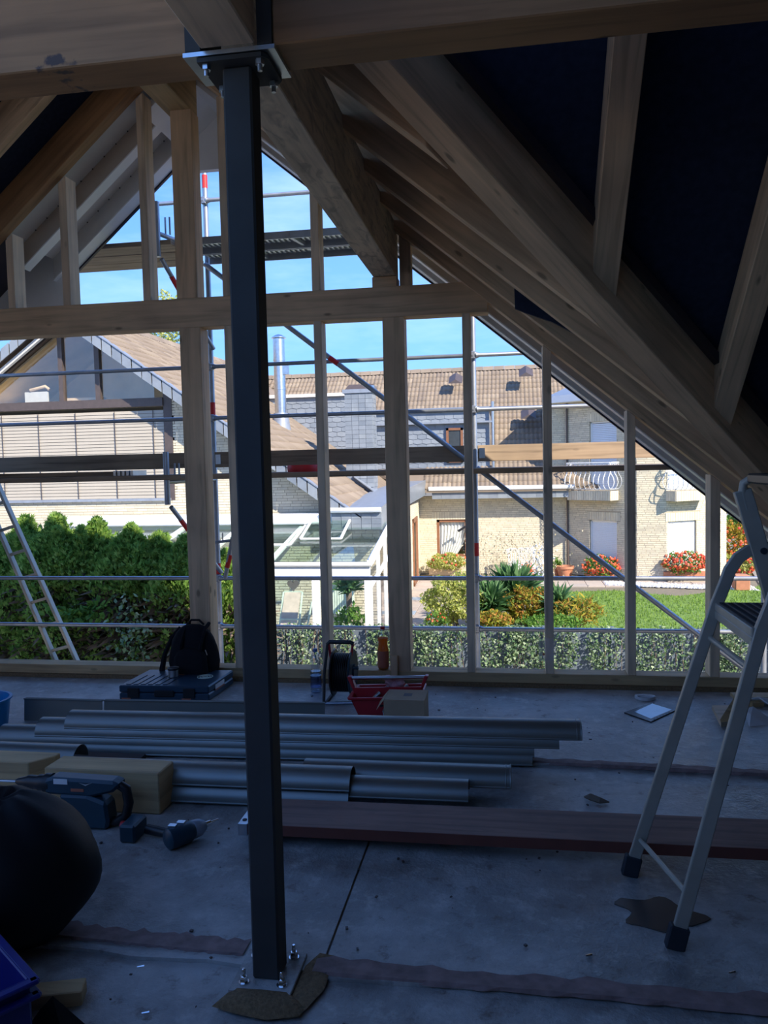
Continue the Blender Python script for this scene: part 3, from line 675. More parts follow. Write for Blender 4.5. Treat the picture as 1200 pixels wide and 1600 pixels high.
cbox(.40, .62, -.03, 0, .03, .075).build('handle', 'black_plastic', tcs, bevel=.006)
cbox(1.0, 1.004, .25, .60, .045, .085).build('sticker', 'paper', tcs, label='white and red sticker')
cbox(1.004, 1.006, .25, .60, .045, .055).build('sticker_band', 'label_red', tcs)
# ---- cup
cc = (-2.335, 5.13, .108)
cup = thing('steel_cup', cc, 'small steel cup standing on the blue tool case', 'cup')
MB().lathe([(.030, 0), (.035, .003), (.037, .062), (.039, .064), (.036, .064), (.033, .005), (.0, .005)], cc, 20).build('body', 'galv', cup, smooth=True)
MB().lathe([(.0385, .05), (.0385, .062)], cc, 20).build('dark_rim', 'black_plastic', cup, smooth=True)

# ---- backpack
bpk = thing('backpack', (-2.29, 5.36, 0), 'black fabric backpack leaning on the thick post behind the tool case', 'backpack')
def soft(name, c, d, parent, mat='black_cloth', p=3.2, top=1.0, n=22, mm=14, wob=.02, **k):
    rr = random.Random(sum(map(ord, name))); ph = [rr.uniform(0, 6) for _ in range(6)]
    m = MB(); vs = []
    for i in range(mm+1):
        th = math.pi*i/mm
        for j in range(n):
            a = 2*math.pi*j/n; dx, dy, dz = math.sin(th)*math.cos(a), math.sin(th)*math.sin(a), math.cos(th)
            q = (abs(dx)**p+abs(dy)**p+abs(dz)**p)**(-1/p)
            w = 1+wob*(math.sin(5*dx+ph[0])+math.sin(6*dy+3*dz+ph[1])+math.sin(9*dz+ph[2]+4*dx))
            tp = 1-(1-top)*max(0, dz*q)
            vs.append((c[0]+dx*q*d[0]/2*w*tp, c[1]+dy*q*d[1]/2*w*tp, c[2]+dz*q*d[2]/2))
    m.add(vs, [(i*n+j, (i+1)*n+j, (i+1)*n+(j+1) % n, i*n+(j+1) % n) for i in range(mm) for j in range(n)])
    return m.build(name, mat, parent, smooth=True, auto=0, **k)
soft('body', (-2.275, 5.36, .215), (.36, .20, .43), bpk, top=.72)
soft('front_pocket', (-2.255, 5.25, .16), (.25, .09, .24), bpk, top=.85)
for x in (-2.35, -2.20): MB().tube([(x, 5.28, .03), (x+.01, 5.235, .16), (x+.02, 5.25, .30), (x+.03, 5.31, .40), (x+.03, 5.40, .43)], .014, 6).build('strap', 'black_cloth', bpk, smooth=True)
MB().tube([(-2.39, 5.40, .40), (-2.44, 5.36, .33), (-2.48, 5.32, .22), (-2.495, 5.30, .12), (-2.50, 5.30, .02)], [.012, .016, .018, .022, .026], 6).build('shoulder_strap', 'black_cloth', bpk, smooth=True)
MB().tube([(-2.33, 5.40, .42), (-2.30, 5.39, .455), (-2.24, 5.39, .455), (-2.21, 5.40, .42)], .008, 6).build('grab_loop', 'black_cloth', bpk, smooth=True)
MB().tube([(-2.145, 5.25, .27), (-2.13, 5.245, .235)], .004, 6).build('zip_pull', 'galv', bpk)

# ---- water bottle
def bottle(name, c, label, H, r, mats, fill, shape, cap, lab):
    b = thing(name, c, label, 'bottle')
    prof = [(rr*r, zz*H) for rr, zz in shape]
    MB().lathe([(0, .003)]+prof, c, 24).build('body', mats[0], b, smooth=True, auto=60)
    inn = [(max(0, rr*r-.002), zz*H+.002) for rr, zz in shape if zz < fill]
    zt = fill*H; rt = np.interp(fill, [s[1] for s in shape], [s[0] for s in shape])*r-.002
    MB().lathe([(0, .004)]+inn+[(rt, zt), (0, zt)], c, 24).build('contents', mats[1], b, smooth=True, auto=50)
    MB().lathe([(.016, shape[-1][1]*H), (.016, shape[-1][1]*H+.02), (0, shape[-1][1]*H+.02)], c, 16).build('cap', cap, b, smooth=True)
    z0, z1, lm = lab
    MB().lathe([(np.interp(z, [s[1] for s in shape], [s[0] for s in shape])*r+.0008, z*H) for z in np.linspace(z0, z1, 5)], c, 24).build('label_wrap', lm, b, smooth=True)
    return b
sh_w = [(.80, .0), (.98, .02), (1, .08), (.93, .1), (1, .13), (1, .30), (.94, .36), (1, .42), (.98, .5), (.80, .56), (.78, .62), (.96, .70), (1.0, .78), (.88, .86), (.55, .91), (.34, .945)]
M['label_clear'] = glass('label_clear', (.55, .62, .85), .1, .2)
bottle('water_bottle', (-1.335, 5.20, 0), 'half-full clear plastic water bottle standing left of the cable reel', .30, .038, ('poly_clear', 'water'), .50, sh_w, 'label_blue', (.14, .40, 'label_clear'))
sh_j = [(.85, .0), (1, .03), (1, .20), (1.0, .44), (.86, .56), (.84, .64), (.98, .72), (.98, .80), (.80, .87), (.5, .92), (.45, .945)]
bottle('juice_bottle', (-.915, 5.50, .092), 'orange juice bottle with red cap standing on the sill plate beside the post', .305, .040, ('poly_clear', 'juice'), .74, sh_j, 'red_plastic', (.06, .44, 'label_red'))

# ---- cable reel
rl = thing('cable_reel', (-1.12, 5.02, 0), 'black cable reel with a red and black carrying handle on a tubular stand', 'cable reel')
RC = Vector((-1.11, 5.05, .185))
def frame_path(x):
    return [(x, 5.15, .012), (x, 4.93, .012), (x-.005, 4.90, .03), (x-.005, 4.93, .20), (x, 5.02, .375)]
for x in (-1.205,):
    MB().tube(frame_path(x), .010, 8).build('stand_tube', 'steel_post', rl, smooth=True)
    MB().tube([(x, 4.92, .012), (-1.02, 4.95, .012)], .010, 8).build('stand_tube', 'galv_tube', rl, smooth=True)
MB().tube([(-1.205, 5.02, .375), (-1.19, 5.02, .393), (-1.05, 5.02, .393), (-1.03, 5.02, .38)], .014, 10).build('handle', 'black_plastic', rl, smooth=True)
for x, x2 in ((-1.195, -1.175), (-1.035, -1.055)):
    MB().tube([(x, 5.02, .38), (x2, 5.0, .25)], .009, 8).build('handle_arm', 'red_plastic', rl, smooth=True)
MB().tube([(-1.175, 4.99, .26), (-1.05, 4.99, .26)], .008, 8).build('handle_crossbar', 'red_plastic', rl, smooth=True)
Rx = Matrix.Rotation(R(90), 3, 'Y')
for x, nm in ((-1.17, 'flange'), (-1.045, 'flange')):
    MB().lathe([(0, -.006), (.15, -.006), (.155, 0), (.15, .006), (0, .006)], (x, RC.y, RC.z), 32, Rx).build(nm, 'tool_blue' if x > -1.1 else 'black_plastic', rl, smooth=True)
for i in range(9):
    x = -1.158+i*.0125; MB().lathe([(.118, -.0062), (.126, -.004), (.128, 0), (.126, .004), (.118, .0062)], (x, RC.y, RC.z), 28, Rx).build('cable_turn', 'cable', rl, smooth=True)
MB().lathe([(0, 0), (.055, 0), (.055, .012), (0, .012)], (-1.039, RC.y, RC.z), 24, Rx).build('socket_face', 'case_blue', rl, smooth=True)
MB().lathe([(.01, 0), (.01, .03), (.014, .035), (0, .04)], (-1.028, RC.y-.08, RC.z+.05), 12, Rx).build('crank_knob', 'tool_blue', rl, smooth=True)

# ---- red tool tote
tb = thing('tool_tote', (-.78, 4.80, 0), 'open red plastic tool tote with a steel carrying bar, behind the carton', 'tool box')
def tote_pt(u, v, z, fl_=0): return (-.925+u*.30-fl_*(.5-u)*.12*(z/.14), 4.66+v*.25+u*.06+(v-.5)*.03*(z/.14), z)
def tpoly(u0, u1, v0, v1, z0, z1):
    vs = [tote_pt(u, v, z, 1) for u in (u0, u1) for v in (v0, v1) for z in (z0, z1)]
    return MB().add(vs, [(0, 1, 3, 2), (4, 6, 7, 5), (0, 4, 5, 1), (2, 3, 7, 6), (0, 2, 6, 4), (1, 5, 7, 3)])
tpoly(0, 1, 0, 1, .0, .006).build('bottom', 'red_plastic', tb)
for u0, u1, v0, v1 in ((0, 1, 0, .03), (0, 1, .97, 1), (0, .025, 0, 1), (.975, 1, 0, 1)):
    tpoly(u0, u1, v0, v1, .006, .135).build('side', 'red_plastic', tb)
for u0, u1, v0, v1 in ((-.03, 1.03, -.05, .02), (-.03, 1.03, .98, 1.05), (-.04, .02, 0, 1), (.98, 1.04, 0, 1)):
    tpoly(u0, u1, v0, v1, .125, .138).build('rim', 'red_plastic', tb, bevel=.002)
tpoly(.02, .98, .35, .38, .05, .17).build('divider', 'red_plastic', tb)
for u in (0, .96): tpoly(u, u+.05, .42, .60, .13, .232).build('handle_post', 'red_plastic', tb, bevel=.004)
a, b = Vector(tote_pt(.0, .5, .22, 1)), Vector(tote_pt(1.0, .5, .22, 1)); MB().tube([a, b], .011, 10).build('carrying_bar', 'galv', tb, smooth=True)
tpoly(.42, .75, -.012, -.004, .06, .09).build('lettering_plate', 'black_plastic', tb)
for i, (u, v) in enumerate(((.2, .2), (.45, .15), (.3, .7), (.7, .75))):
    p = Vector(tote_pt(u, v, .10)); MB().tube([p, p+Vector((.05, .03, .045))], .012, 8).build('wrench', 'galv', None, origin=p, smooth=True, label=['steel tool handle at the front left of the red tote', 'steel tool handle in the front middle of the red tote', 'steel tool handle at the back left of the red tote', 'steel tool handle at the back right of the red tote'][i], cat='tool')
m = MB(); n = 7; vs = [(-.80+.12*i/n+.006*math.sin(j*2), 4.86+.02*math.sin(i*1.3+j), .145+.075*j/n*(1-.35*i/n)+.006*math.sin(i*2.1)) for j in range(n+1) for i in range(n+1)]
m.add(vs, [(j*(n+1)+i, j*(n+1)+i+1, (j+1)*(n+1)+i+1, (j+1)*(n+1)+i) for j in range(n) for i in range(n)])
rg = m.build('rag', 'pink_cloth', None, origin=(-.74, 4.86, .14), smooth=True, auto=0, label='pale pink rag hanging over the right end of the red tote', cat='cloth'); rg.modifiers.new('s', 'SOLIDIFY').thickness = .003
# ---- carton
cb = thing('cardboard_box', (-.64, 4.60, 0), 'small brown cardboard carton with an open flap in front of the red tote', 'box')
for a, b in (((-.755, 4.515, 0), (-.515, 4.519, .165)), ((-.755, 4.735, 0), (-.515, 4.739, .165)), ((-.755, 4.52, 0), (-.751, 4.735, .165)), ((-.519, 4.52, 0), (-.515, 4.735, .165))):
    MB().b2(a, b).build('side', 'cardboard', cb)
MB().b2((-.755, 4.52, .165), (-.515, 4.735, .169)).build('top_flap', 'cardboard', cb)
MB().prism([(-.755, 4.52, .167), (-.755, 4.735, .167), (-.80, 4.70, .12), (-.81, 4.57, .09)], (.003, 0, .003)).build('open_flap', 'cardboard', cb)
MB().prism([(-.755, 4.60, .0), (-.755, 4.70, .0), (-.775, 4.70, .075), (-.775, 4.6, .075)], (-.003, 0, 0)).build('side_flap', 'paper', cb)
MB().b2((-.65, 4.60, .169), (-.60, 4.66, .1695)).build('tape_patch', 'dark_brown', cb)
MB().prism([(-.86, 4.50, .001), (-.74, 4.50, .001), (-.72, 4.56, .001), (-.84, 4.57, .001)], (0, 0, .006)).build('paper_slip', 'paper', None, origin=(-.8, 4.53, 0), label='white paper slip on the floor left of the carton', cat='paper')
MB().b2((-.845, 5.405, .0), (-.80, 5.44, .21)).build('timber_offcut', 'timber', None, (0, 0, 1), .002, origin=(-.82, 5.42, 0), label='thin upright wood offcut leaning on the post behind the red tote', cat='timber')

# ---- rotary hammer
rh = thing('rotary_hammer', (-1.86, 3.14, 0), 'dark blue rotary hammer drill standing on its base, bit pointing left', 'power tool')
def xz(poly, y0, y1): return MB().prism([(x, y0, z) for x, z in poly], (0, y1-y0, 0))
X0 = -1.83
xz([(X0-.13, .0), (X0+.09, .0), (X0+.10, .04), (X0+.09, .12), (X0+.0, .15), (X0-.13, .15), (X0-.115, .06)], 3.09, 3.18).build('motor_housing', 'tool_blue', rh, bevel=.012)
xz([(X0-.20, .145), (X0+.02, .14), (X0+.12, .165), (X0+.155, .195), (X0+.13, .215), (X0-.16, .222), (X0-.20, .21)], 3.095, 3.175).build('gear_housing', 'tool_blue', rh, bevel=.012)
MB().tube([(X0+.12, 3.135, .195), (X0+.165, 3.135, .17), (X0+.175, 3.135, .11), (X0+.16, 3.135, .05), (X0+.12, 3.135, .025), (X0+.08, 3.135, .02)], [.02, .022, .022, .022, .02, .02], 10).build('d_handle', 'black_plastic', rh, smooth=True)
MB().lathe([(.034, 0), (.036, .05), (.030, .06), (.032, .10), (.024, .12), (.018, .15), (.010, .165)], (X0-.19, 3.135, .182), 20, Matrix.Rotation(R(-90), 3, 'Y')).build('chuck', 'black_plastic', rh, smooth=True)
MB().tube([(X0-.34, 3.135, .182), (X0-.80, 3.135, .18)], .0065, 8).build('drill_bit', 'galv', rh, smooth=True)
MB().lathe([(.042, 0), (.042, .03)], (X0-.21, 3.135, .182), 20, Rx).build('side_handle_clamp', 'black_plastic', rh, smooth=True)
MB().tube([(X0-.20, 3.12, .15), (X0-.20, 3.11, .03), (X0-.20, 3.11, .004)], [.017, .019, .022], 12).build('side_handle', 'black_plastic', rh, smooth=True)
MB().tube([(X0-.165, 3.10, .085), (X0-.155, 3.10, .085), (X0-.15, 3.10, .10)], .008, 8).build('depth_stop', 'black_plastic', rh)
MB().b2((X0-.15, 3.093, .195), (X0-.085, 3.0945, .218)).build('sticker', 'paper', rh)
MB().b2((X0-.07, 3.093, .165), (X0-.01, 3.0945, .178)).build('sticker', 'label_red', rh)
MB().prism([(X0-.03, 3.092, .205), (X0, 3.092, .193), (X0+.03, 3.092, .207), (X0, 3.092, .199)], (0, .002, 0)).build('chevron', 'galv', rh)
MB().lathe([(.022, 0), (.022, .03)], (X0+.155, 3.10, .02), 12, Rx).build('red_knob', 'red_plastic', rh, smooth=True)
# ---- cordless screwdriver
cs = thing('cordless_screwdriver', (-1.45, 3.03, 0), 'small blue-black cordless screwdriver lying on its side, bit pointing at the post', 'power tool')
a = Vector((-1.40, 2.95, .045)); d = Vector((.55, .8, .0)).normalized()
RT = d.to_track_quat('Z', 'Y').to_matrix()
MB().lathe([(.030, 0), (.042, .008), (.046, .05), (.044, .10), (.036, .12)], a, 20, RT).build('motor_body', 'tool_blue', cs, smooth=True)
MB().lathe([(.035, .12), (.038, .125), (.036, .155), (.022, .18)], a, 20, RT).build('torque_collar', 'lead', cs, smooth=True)
MB().lathe([(.013, .18), (.012, .21), (.006, .215), (.005, .25)], a, 12, RT).build('bit_holder', 'chrome', cs, smooth=True)
MB().tube([a+d*.06, a+d*.06+Vector((-.07, .03, -.01)), a+d*.06+Vector((-.17, .06, -.012))], [.022, .019, .021], 10).build('grip', 'black_plastic', cs, smooth=True)
MB().b2((-1.63, 2.99, .0), (-1.56, 3.11, .075)).build('battery', 'tool_blue', cs, bevel=.008)
for k in (.03, .07):
    MB().b2((a+d*k)+Vector((-.02, -.005, .042)), (a+d*k)+Vector((.012, .02, .050))).build('body_rib', 'galv', cs)
# ---- big black sack
def sackfn(dv):
    a = math.atan2(dv.y, dv.x); return 1+.03*math.sin(3*a+1)+.02*math.sin(7*a+4*dv.z)+.03*math.sin(4*dv.z+2)+(-.10 if dv.z > .97 else 0)
sk = thing('black_sack', (-1.72, 2.33, 0), 'large stuffed black sack bulging in from the left edge, tied at the top', 'sack')
MB().ball((-1.705, 2.33, .225), .30, 36, 24, (1.03, 1, .90), lambda v: sackfn(v)).build('body', 'bin_bag', sk, smooth=True, auto=0)
MB().ball((-1.80, 2.28, .50), .065, 20, 12, (1.35, 1.2, .65), lambda v: 1+.10*math.sin(9*math.atan2(v.y, v.x))).build('tied_neck', 'bin_bag', sk, smooth=True, auto=0)
# ---- blue crates
def crate(name, cx, cy, z, label):
    c = thing(name, (cx, cy, z), label, 'crate', 'stacked blue crates')
    ang = R(-36); q = Matrix.Rotation(ang, 3, 'Z')
    def P(u, v, zz): return Vector((cx, cy, z+zz)) + q @ Vector((u, v, 0))
    def bx(u0, u1, v0, v1, z0, z1, nm, tp=0, mat='crate_blue'):
        vs = [P(u, v, zz) for u in (u0, u1) for v in (v0, v1) for zz in (z0, z1)]
        MB().add(vs, [(0, 1, 3, 2), (4, 6, 7, 5), (0, 4, 5, 1), (2, 3, 7, 6), (0, 2, 6, 4), (1, 5, 7, 3)]).build(nm, mat, c, bevel=.003)
    Lx, Ly, H = .22, .19, .23
    bx(-Lx, Lx, -Ly, Ly, 0, .006, 'bottom')
    for s in (-1, 1):
        bx(s*Lx-.004, s*Lx+.004, -Ly, Ly, 0, H, 'end_wall'); bx(-Lx, Lx, s*Ly-.004, s*Ly+.004, 0, H, 'side_wall')
        bx(s*(Lx+.012)-.012, s*(Lx+.012)+.012, -Ly-.02, Ly+.02, H-.012, H, 'rim'); bx(-Lx-.02, Lx+.02, s*(Ly+.012)-.012, s*(Ly+.012)+.012, H-.012, H, 'rim')
    return c
crate('crate', -1.514, 1.741, 0.0, 'blue plastic crate, lower of the two stacked at bottom left')
crate('crate', -1.518, 1.743, 0.035, 'blue plastic crate, upper of the two stacked at bottom left')
# ---- offcut and dark rag by the crates
rotz(MB().b2((-1.42, 2.03, 0), (-1.262, 2.095, .045)), (-1.28, 2.08, 0), .30).build('timber_offcut', 'timber_new', None, (1, 0, 0), .003, origin=(-1.28, 2.08, 0), label='pale wooden offcut on the floor right of the blue crates', cat='timber')
m = MB(); vs = [(-1.35, 1.90, 0), (-1.20, 1.88, 0), (-1.20, 1.97, 0), (-1.34, 1.98, 0), (-1.285, 1.955, .085), (-1.31, 1.93, .06), (-1.25, 1.92, .05)]
m.add(vs, [(0, 1, 6, 5), (1, 2, 6), (2, 4, 6), (4, 5, 6), (2, 3, 4), (3, 0, 5), (3, 5, 4), (3, 2, 1, 0)]).build('dark_rag', 'black_cloth', None, origin=(-1.27, 1.96, 0), label='crumpled black rag peaked in front of the pale offcut', cat='cloth')
# ---- blue tub at the left edge
tub = thing('blue_tub', (-3.18, 4.30, 0), 'bright blue plastic tub cut by the left edge beside the zinc sheets', 'tub')
MB().lathe([(.14, 0), (.15, .005), (.17, .17), (.182, .175), (.182, .185), (.165, .185), (.14, .01), (0, .01)], (-3.20, 4.28, 0), 28).build('body', 'tub_blue', tub, smooth=True)
# ---- small stuff on the floor at right
r_ = thing('tape_ring', (.84, 5.23, 0), 'flattened white ring of tape on the floor near the sill', 'tape')
P = [(.835+.062*math.cos(a*math.pi/10)*(1+.1*math.sin(a)), 5.225+.045*math.sin(a*math.pi/10), .008) for a in range(21)]
vs = []
for x, y, z in P: vs += [(x, y, .002), (x, y, .022), (.835+(x-.835)*.76, 5.225+(y-5.225)*.72, .016), (.835+(x-.835)*.76, 5.225+(y-5.225)*.72, .002)]
MB().add(vs, [(4*i+j, 4*i+4+j, 4*i+4+(j+1) % 4, 4*i+(j+1) % 4) for i in range(20) for j in range(4)]).build('ring', 'white_plastic', r_, smooth=True)
tab = thing('tablet', (.82, 4.93, 0), 'thin black-framed tablet lying on the floor and mirroring the sky', 'tablet')
MB().prism([(.662, 4.913, 0), (.792, 4.745, 0), (.985, 4.99, 0), (.855, 5.123, 0)], (0, 0, .009)).build('frame', 'black_plastic', tab, bevel=.002)
MB().prism([(.725, 4.925, .009), (.80, 4.80, .009), (.955, 4.985, .009), (.86, 5.10, .009)], (0, 0, .001)).build('screen', 'screen', tab)
m = MB()
for i in range(6): m.b2((.815+i*.022, 4.795+i*.028, .009), (.825+i*.022, 4.803+i*.028, .0105))
m.build('key_row', 'black_plastic', tab)
sc = MB().prism([(1.20, 5.03, 0), (1.17, 4.70, 0), (1.24, 4.74, 0), (1.36, 4.98, 0), (1.34, 5.04, 0)], (0, 0, .03)).build('board_scrap', 'timber_pale', None, origin=(1.25, 4.9, 0), label='pale splintered board scrap on the floor behind the ladder', cat='scrap')
MB().prism([(1.17, 4.70, .03), (1.24, 4.74, .03), (1.36, 4.95, .10), (1.31, 4.93, .10)], (0, .02, .012)).build('board_scrap', 'timber_new', None, origin=(1.25, 4.8, .03), label='brown splinter of wood leaning on the pale board scrap', cat='scrap')
m = MB(); vs = [(1.33, 4.72, 0), (1.44, 4.76, 0), (1.47, 4.83, .02), (1.40, 4.90, .07), (1.34, 4.86, .06), (1.36, 4.80, .05)]
m.add(vs+[(x+.002, y+.01, z-.006) for x, y, z in vs], [(0, 1, 5), (1, 2, 5), (2, 3, 5), (3, 4, 5), (4, 0, 5), (6, 11, 7), (7, 11, 8), (8, 11, 9), (9, 11, 10), (10, 11, 6)]).build('paper_scrap', 'paper', None, origin=(1.4, 4.8, 0), label='crumpled white paper scrap between the ladder legs', cat='paper')
MB().prism([(1.35, 5.05, .05), (1.45, 4.97, .10), (1.56, 4.86, .03), (1.75, 4.88, .01), (1.75, 4.95, .01), (1.50, 4.98, .09)], (0, .0, .008)).build('paper_scrap', 'paper', None, origin=(1.5, 4.95, 0), label='curled strip of white paper at the right edge behind the scraps', cat='paper')
rotz(MB().b2((1.36, 5.14, .03), (1.75, 5.24, .055)), (1.4, 5.2, 0), .05).build('timber_offcut', 'timber_new', None, (1, 0, 0), .002, origin=(1.5, 5.2, .03), label='flat wooden offcut lying on a block near the sill at right', cat='timber')
rotz(MB().b2((1.42, 5.10, 0), (1.50, 5.28, .03)), (1.46, 5.2, 0), .3).build('timber_offcut', 'timber_new', None, (0, 1, 0), .002, origin=(1.46, 5.2, 0), label='small wooden block under the flat offcut near the sill', cat='timber')
m = MB(); P = [(.315, 3.65, .004), (.34, 3.63, .014), (.38, 3.60, .012), (.42, 3.60, .006)]
m.tube(P, [.004, .016, .014, .003], 7).build('dry_leaf', 'dead_twig', None, origin=(.36, 3.62, 0), label='curled dry leaf on the floor behind the formwork board', cat='leaf')
MB().prism([(.47+.13*(1+.25*math.sin(3*t+1)+.12*math.sin(7*t))*math.cos(t), 2.72+.10*(1+.2*math.sin(2*t)+.15*math.sin(5*t+2))*math.sin(t)-.2*.13*math.cos(t), -.003) for t in np.linspace(0, 2*math.pi, 40)[:-1]], (0, 0, .0055)).build('puddle', 'puddle', None, origin=(.48, 2.73, 0), kind='stuff', label='dark shallow puddle between the ladder feet', cat='water')
m = MB(); rr = random.Random(5)
for i in range(150):
    x, y = rr.uniform(-2.2, 2.0), rr.uniform(1.9, 5.3); s = rr.uniform(.002, .006); m.box((x, y, .002+s/2), (s*rr.uniform(1, 3), s*rr.uniform(1, 2), s), Matrix.Rotation(rr.uniform(0, 3), 3, 'Z'))
m.build('grit', 'dark_brown', None, kind='stuff', label='loose grit and crumbs scattered over the felt', cat='debris')
for i, (px, py) in enumerate(((612/2.857, 1300+608/2.857), (632/2.857, 1300+815/2.857), (780+386/2.857, 1300+558/2.857), (780+1025/2.857, 1300+635/2.857))):
    p = fl(px, py); MB().tube([p+Vector((0, 0, .004)), p+Vector((.02, .008, .004))], [.0025, .004], 6).build('loose_screw', 'chrome', None, origin=p, label=['loose screw shining on the floor left of the post foot', 'loose screw on the floor near the bottom edge', 'loose screw on the felt in front of the ladder', 'loose screw at the right, beyond the felt lap'][i], cat='screw')
# ---- plastic bag pinned to a stud
pb = MB(); n = 5; vs = [(.172+.102*i/n, 5.435-.004*math.sin(i*2+j), .345-.158*j/n) for j in range(n+1) for i in range(n+1)]
pb.add(vs, [(j*(n+1)+i, j*(n+1)+i+1, (j+1)*(n+1)+i+1, (j+1)*(n+1)+i) for j in range(n) for i in range(n)])
def film():
    m, t, p = newmat('bag_film'); p.inputs['Base Color'].default_value = (.75, .70, .70, 1); p.inputs['Roughness'].default_value = .3
    p.inputs['Alpha'].default_value = .42; return m
M['bag_film'] = film()
pbo = thing('clear_pouch', (.22, 5.44, .345), 'clear plastic document pouch pinned to a stud right of centre', 'pouch')
pb.build('film', 'bag_film', pbo, smooth=True, auto=0); MB().lathe([(.008, 0), (.008, .002)], (.205, 5.43, .235), 10, Matrix.Rotation(R(90), 3, 'X')).build('pin', 'label_red', pbo)
# ---- dark sheet hanging between the rafters
hs = MB().prism([(.03, 4.62, 2.62), (.035, 4.62, 2.415), (.10, 4.62, 2.385), (.24, 4.62, 2.33), (.38, 4.62, 2.25), (.42, 4.62, 2.30)], (0, .025, 0)).build('felt_scrap', 'membrane', None, origin=(.2, 4.6, 2.4), label='dark blue-black scrap of membrane hanging between two right-hand rafters', cat='membrane')
# ================================================================ SCAFFOLD
sc = thing('scaffold', (-1, 7.0, -3), 'tubular steel scaffold with wooden toe boards outside the open gable', 'scaffold')
GY, IY = 7.2, 6.5
def tb_(name, pts, r=.024, mat='galv_tube', n=10, **k): return MB().tube(pts, r, n).build(name, mat, sc, smooth=True, **k)
SX = (-5.24, -2.78, -.32, 2.14)
for x in SX:
    top = 5.2 if x < -.5 and x > -5 else (4.6 if x < -5 else 3.0)
    if x == 2.14: top = 1.9
    if x == -.32: top = 2.93
    tb_('standard', [(x, GY, -3), (x, GY, top)], .0245)
    if x < -.5 :
        tb_('standard', [(x-.17, IY, -3), (x-.17, IY, 3.0 if x < -3 else 1.70)], .0245) if x < -3 else None
# red marks
for x, z in ((-2.78, 4.15), (-2.78, 2.05), (-2.78, .52), (-.32, .70)):
    MB().lathe([(.0255, 0), (.0255, .12)], (x, GY, z), 12).build('red_band', 'red_paint', sc, smooth=True)
for z, xa, xb in ((4.03, -5.3, -.40), (2.50, -5.3, 2.14), (2.02, -5.3, 2.14), (.50, -5.3, 2.2), (.035, -5.3, 2.2)):
    xs = [x for x in SX if xa-.1 < x < xb+.1]
    for a, b in zip(xs[:-1], xs[1:]):
        tb_('guard_rail', [(a, GY-.035, z), (a+.03, GY-.035, z), (a+.06, GY-.035, z), (b-.06, GY-.035, z), (b, GY-.035, z)], [.012, .03, .019, .019, .026])
    for x in xs:
        MB().box((x, GY-.03, z), (.05, .05, .07)).build('rail_cup', 'galv_tube', sc, bevel=.008)
for z in (2.50, 4.03):
    tb_('guard_rail', [(-7.9, GY-.035, z), (-5.24, GY-.035, z)], .019)
for z in (2.02, .50, .035): tb_('guard_rail', [(-7.9, GY-.035, z), (-5.24, GY-.035, z)], .019)
tb_('diagonal_brace', [(-2.78, GY-.07, 3.44), (-.34, GY-.07, 1.53)], .023)
tb_('diagonal_brace', [(-.30, GY-.07, 1.50), (2.14, GY-.07, -.42)], .023)
MB().tube([(-1.62, GY-.07, 2.53), (-1.54, GY-.07, 2.47)], .0245, 10).build('red_band', 'red_paint', sc)
# decks and toe boards
def deckboards(z, x0, x1, mat='scaffold_board'):
    for i, y in enumerate((6.46, 6.70, 6.94)):
        MB().b2((x0, y, z-.045), (x1, y+.23, z)).build('deck_board', mat, sc, bevel=.004)
deckboards(1.50, -7.9, -2.8); deckboards(1.50, -2.76, -.34); deckboards(1.50, -.30, 2.12)
deckboards(-.50, -7.9, -2.8); deckboards(-.50, -2.76, -.34); deckboards(-.50, -.30, 2.12)
for x0, x1 in ((-7.9, -2.81), (-2.75, -.35), (-.29, 2.12)):
    MB().b2((x0, GY-.075, 1.555), (x1, GY-.045, 1.70)).build('toe_board', 'scaffold_board', sc, bevel=.003)
    MB().b2((x0, GY-.075, -.47), (x1, GY-.045, -.34)).build('toe_board', 'scaffold_board', sc, bevel=.003)
for x in (-2.74, -.28): MB().box((x+.03, GY-.085, 1.63), (.05, .012, .09)).build('board_clip', 'galv', sc)
# top lift: two timber boards left, perforated steel decks right
for i, y in enumerate((6.50, 6.76, 7.0)):
    MB().b2((-6.0, y, 3.46), (-2.83, y+.235, 3.50)).build('deck_board', 'scaffold_board', sc, bevel=.004)
MB().b2((-6.0, GY-.07, 3.53), (-2.83, GY-.04, 3.68)).build('toe_board', 'scaffold_board', sc)
MB().b2((-2.73, GY-.07, 3.53), (-.36, GY-.04, 3.68)).build('toe_board', 'scaffold_board', sc)
for y in (6.50, 6.84):
    dk = MB().b2((-2.74, y, 3.495), (-.36, y+.32, 3.50)).build('steel_deck', 'galv_tube', sc)
    MB().b2((-2.74, y, 3.44), (-.36, y+.012, 3.495)).b2((-2.74, y+.308, 3.44), (-.36, y+.32, 3.495)).build('deck_flange', 'galv_tube', dk)
    m = MB()
    for i in range(52): m.b2((-2.72+i*.045, y+.06, 3.482), (-2.70+i*.045, y+.26, 3.495))
    m.build('deck_rib', 'galv', dk, kind='stuff')
for x in (-2.3, -1.8, -1.1): MB().beam((x, 6.5, 3.47), (x+.12, 7.16, 3.47), .03, .03).build('cross_bearer', 'galv_tube', sc)
